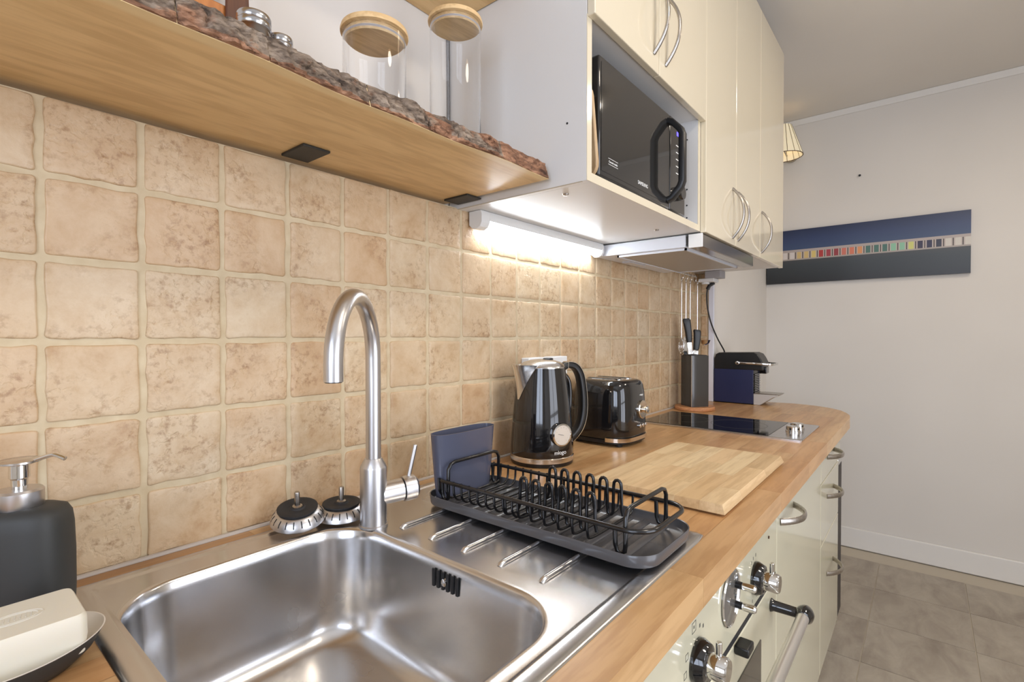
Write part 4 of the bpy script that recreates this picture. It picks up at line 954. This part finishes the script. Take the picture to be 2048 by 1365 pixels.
# ------------------------------------------------------------------ shelves
SZ0, SZ1 = 1.517, 1.548
sh = thing('live_edge_shelf', 'thick wooden shelf with a rough bark front edge above the sink', 'shelf', (.25, -.12, SZ0))
def sfront(x):
    return -.2705-.004*math.sin(x*9+.6)-.002*math.sin(x*31)+max(0, (x-.70))*.035
SE = .803
xs = [-.6+(SE+.6)*i/90 for i in range(91)]
ptsb = [(x, sfront(x)) for x in xs]+[(SE, PLY-.001), (-.6, PLY-.001)]
ptst = [(x, sfront(x)+.010) for x in xs]+[(SE, PLY-.001), (-.6, PLY-.001)]
MB().loft([[(x, y, SZ0) for x, y in ptsb], [(x, y, SZ1) for x, y in ptst]]).build('plank', M_SHELF, sh, 0)
def bark(x0, x1, seed, thick):
    nx = max(8, int((x1-x0)/.0018)); nv = 18; loops = []
    for i in range(nx+1):
        x = x0+(x1-x0)*i/nx; row = []
        for j in range(nv+1):
            v = j/nv; z = SZ0+.001+(SZ1-SZ0+.001)*v; yb = sfront(x)+.010*v
            bul = thick*(.35+.65*math.sin(math.pi*min(1, .12+v*.80)))*min(1, 6*(i+.6)/nx, 6*(nx-i+.6)/nx)**.5
            p = Vector((x*38+seed, v*2.2, seed)); nn = noise.noise(p)*.0050+noise.noise(p*2.9)*.0034+noise.noise(p*7.1)*.0016-max(0, .22-abs(noise.noise(Vector((x*45, v*2.5+x*16, seed)))))*.022
            row.append((x, yb-max(.0004, bul+nn*min(1, thick*160)), z+noise.noise(p*1.7)*.0022*(v > .1)))
        loops.append(row)
    back = [[(p[0], sfront(p[0])+.012*1+.0, p[2]) for p in (l[-1], l[0])] for l in loops]
    full_ = [l+b for l, b in zip(loops, back)]
    MB().loft(full_).build('bark', M_BARK, sh, 50)
edges = [-.6, -.25, .02, .155, .236, .262, .405, .412, .665]
for i, (a, b) in enumerate(((-.60, -.22), (-.219, .06), (.0605, .173), (.174, .262), (.2635, .398), (.400, .50), (.501, .662))): bark(a, b, i*7.3+1, .0095 if i not in (2,) else .008)
bark(.663, SE, 77.7, .0035)
for bx0, bx1 in ((.405, .452), (.772, .816)):
    b = MB().box(bx0, bx1, -.079, -.006, SZ0-.0042, SZ0-.0002).build('bracket', pmat('dark_iron', (56, 54, 50), .5, .4), sh, bevel=.001)
us = MB().box(-.6, CA-.002, -.215, PLY-.001, 1.932, 1.962).build('upper_shelf', M_SHELF, None, bevel=.002); tag(us, 'plain wooden upper shelf above the glass jars', 'shelf')

# ------------------------------------------------------------------ jars on the shelf
def jar(label, x, y, r, h):
    t = thing('glass_jar', label, 'jar', (x, y, SZ1), 'glass storage jars with bamboo lids')
    z0 = SZ1+.0006; z1 = z0+h
    MB().lathe([(.002, z0), (r-.004, z0), (r-.0008, z0+.002), (r, z0+.006), (r, z1-.002), (r-.0008, z1), (r-.0020, z1-.001), (r-.0020, z0+.007), (r-.006, z0+.004), (.002, z0+.004)], (x, y, 0), (0, 0, 1), 56, False, False).build('glass_body', M_GLASS, t, 40)
    ldd = MB().lathe([(r-.001, z1+.0003), (r+.0030, z1+.0010), (r+.0036, z1+.004), (r+.002, z1+.0095), (r-.001, z1+.011), (.003, z1+.011)], (x, y, 0), (0, 0, 1), 56).build('lid', M_LID, t, 40)
    MB().lathe([(.002, z1-.012), (r-.0065, z1-.012), (r-.0055, z1-.010), (r-.0055, z1+.0006)], (x, y, 0), (0, 0, 1), 48).build('lid_plug', M_LID, ldd, 40)
    MB().lathe([(r-.0055, z1-.0085), (r-.0026, z1-.007), (r-.0055, z1-.0045)], (x, y, 0), (0, 0, 1), 48, False, False).build('lid_seal', pmat('silicone_seal', (225, 222, 225), .4), ldd, 40)
jar('shorter clear glass jar with bamboo lid on the bark shelf', .485, -.155, .0495, .141)
jar('taller clear glass jar with bamboo lid beside the cabinet', .690, -.128, .0495, .267)
def spice(label, x, y, r, h):
    t = thing('spice_jar', label, 'jar', (x, y, SZ1), 'small spice jars')
    z0 = SZ1+.0006; z1 = z0+h
    MB().lathe([(.002, z0), (r*.95, z0), (r, z0+.004), (r, z1-.016), (r*.86, z1-.008), (r*.84, z1), (r*.78, z1), (r*.80, z1-.008), (r*.93, z1-.017), (r*.93, z0+.006), (.002, z0+.004)], (x, y, 0), (0, 0, 1), 36, False, False).build('glass_body', M_GLASS, t, 40)
    MB().lathe([(r*.92, z0+.0045), (r*.92, z0+h*.55), (.002, z0+h*.56)], (x, y, 0), (0, 0, 1), 30).build('spice_filling', pmat('dry_herbs', (140, 132, 112), .9), t)
    MB().lathe([(r*.92, z1-.006), (r*.97, z1-.004), (r*.97, z1+.002), (r*.93, z1+.0032), (r*.97, z1+.0045), (r*.97, z1+.011), (r*.92, z1+.0135), (.003, z1+.0135)], (x, y, 0), (0, 0, 1), 40).build('lid', steel('zinc_lid', (186, 186, 188), .22, 0), t, 40)
spice('larger spice jar with steel screw lid beside the wooden board', .337, -.064, .0245, .125)
spice('smaller spice jar with steel screw lid, right of the larger one', .383, -.052, .0185, .118)
pb = thing('paddle_board', 'orange wooden serving board with dark handle leaning on the wall', 'board', (.315, -.01, SZ1))
MB().prism(rrect(.268, .358, SZ1+.0005, 1.712, .02, 5), 'y', -.018, -.002).build('board', M_ORANGE, pb, 40, .002)
MB().prism([(.313, 1.66), (.350, 1.66), (.348, 1.72), (.343, 1.86), (.318, 1.86), (.314, 1.72)], 'y', -.024, -.0185).build('handle', M_DARKW, pb, 30, .002)
MB().tube([(CA-.006, PLY-.004, SZ1+.001), (CA-.006, PLY-.004, 1.93)], .0035, 8).build('corner_gap_shade', pmat('gap_shade_grey', (120, 120, 122), .4), None, 60)  # grey tube drawn in place of the dark gap between cabinet and wall
tag(bpy.data.objects['corner_gap_shade'], 'thin grey line standing in for the dark corner gap behind the jar', 'cable')

# ------------------------------------------------------------------ picture, nail, wall lamp
def make_print():
    m = pmat('beach_hut_print', (40, 45, 60), .35); b = bsdf(m)
    tc = N(m, 'ShaderNodeTexCoord'); sp_ = N(m, 'ShaderNodeSeparateXYZ'); L(m, tc.outputs['Generated'], sp_.inputs[0])
    u = math_(m, 'SUBTRACT', 1.0, sp_.outputs['Y']); v = sp_.outputs['Z']
    sky = ramp(m, [(.0, (62, 80, 112)), (.5, (54, 68, 104)), (1, (38, 48, 78))])
    mr = N(m, 'ShaderNodeMapRange'); mr.inputs['From Min'].default_value = .6; L(m, v, mr.inputs['Value']); L(m, mr.outputs[0], sky.inputs['Fac'])
    gnd = ramp(m, [(0, (38, 40, 44)), (.8, (58, 64, 68)), (1, (70, 72, 74))]); mg = N(m, 'ShaderNodeMapRange'); mg.inputs['From Max'].default_value = .43; L(m, v, mg.inputs['Value']); L(m, mg.outputs[0], gnd.inputs['Fac'])
    cols = [(214, 205, 200)]*4+[(206, 178, 120)]*2+[(214, 190, 116)]+[(176, 60, 58)]+[(164, 66, 74), (150, 62, 68)]+[(204, 118, 100), (212, 124, 96), (218, 150, 100)]+[(76, 112, 102)]*3+[(140, 190, 160)]*2+[(206, 206, 120)]+[(52, 46, 70), (46, 44, 72), (48, 50, 68)]+[(206, 200, 190)]*3
    n = len(cols); rc = ramp(m, [(i/n, c) for i, c in enumerate(cols)], 'CONSTANT'); L(m, u, rc.inputs['Fac'])
    fr_ = math_(m, 'FRACT', math_(m, 'MULTIPLY', u, float(n)))
    post = math_(m, 'LESS_THAN', fr_, .42); dk = math_(m, 'MULTIPLY', math_(m, 'LESS_THAN', fr_, .28), math_(m, 'GREATER_THAN', fr_, .14))
    c = mixc(m, post, rc.outputs['Color'], (190, 178, 170)); c = mixc(m, dk, c, (84, 74, 70))
    inband = math_(m, 'GREATER_THAN', v, .455); roof = math_(m, 'GREATER_THAN', v, .578); fascia = math_(m, 'GREATER_THAN', v, .625); base = math_(m, 'GREATER_THAN', v, .43)
    out = mixc(m, base, gnd.outputs['Color'], (168, 158, 150)); out = mixc(m, inband, out, c); out = mixc(m, roof, out, (176, 164, 158)); out = mixc(m, fascia, out, sky.outputs['Color'])
    L(m, out, b.inputs['Base Color']); return m
pc = MB().box(ROOM_X1-.022, ROOM_X1-.004, -1.012, NIBY-.006, 1.527, 1.846).build('panorama_picture', make_print(), None, 0)
tag(pc, 'wide dark panoramic print of coloured beach huts on the far wall', 'picture')
nl = MB().lathe([(.0035, 0), (.0035, .010), (.006, .011), (.006, .013), (.001, .0135)], (ROOM_X1, -.543*1.016+.005, 2.112), (-1, 0, 0), 12).build('wall_nail', M_BLACK_MATT, None)
tag(nl, 'small dark nail sticking out of the far wall above the picture', 'nail')
lx, ly = 3.235, -.200
lp = thing('wall_lamp', 'cream pleated cone lampshade glowing on the far wall beside the cabinets', 'lamp', (lx, ly, 2.2))
def make_shade():
    m = pmat('lampshade_fabric', (226, 214, 186), .7); b = bsdf(m); b.inputs['Emission Color'].default_value = (*lin((255, 236, 196)), 1); b.inputs['Emission Strength'].default_value = .55
    return m
prf = []
shd = MB(); n = 64; loops = []
for tt in [i/8 for i in range(9)]:
    z = 2.415-.175*tt; r0 = .040+.058*tt
    loops.append([(lx+(r0+.0014*math.cos(i*math.pi/2))*math.cos(2*math.pi*i/n), ly+(r0+.0014*math.cos(i*math.pi/2))*math.sin(2*math.pi*i/n), z) for i in range(n)])
shd.loft(loops, False, False); so_ = shd.build('lamp_shade', make_shade(), lp, 60)
MB().tube([(lx+.0985*math.cos(2*math.pi*i/48), ly+.0985*math.sin(2*math.pi*i/48), 2.240) for i in range(48)], .0022, 8, True).build('shade_rim', pmat('brown_trim', (96, 80, 62), .6), so_, 60)
for k in range(16):
    a = 2*math.pi*k/16; MB().tube([(lx+.0415*math.cos(a), ly+.0415*math.sin(a), 2.415), (lx+.0992*math.cos(a), ly+.0992*math.sin(a), 2.240)], .0014, 6).build('shade_rib', MATS['brown_trim'], so_, 60)
MB().tube(smoothpath([(ROOM_X1-.002, ly, 2.30), (ROOM_X1-.08, ly, 2.27), (lx+.03, ly, 2.28), (lx, ly, 2.31)], 5), .005, 8).build('arm', M_NICKEL, lp, 60)
MB().lathe([(.04, 0), (.04, .012), (.01, .016)], (ROOM_X1, ly, 2.30), (-1, 0, 0), 24).build('wall_plate', M_NICKEL, lp)
MB().lathe([(.006, 2.30), (.012, 2.315), (.026, 2.345), (.022, 2.37), (.004, 2.385)], (lx, ly, 0), (0, 0, 1), 20).build('bulb', emis('bulb', (255, 226, 180), 6.0), lp)
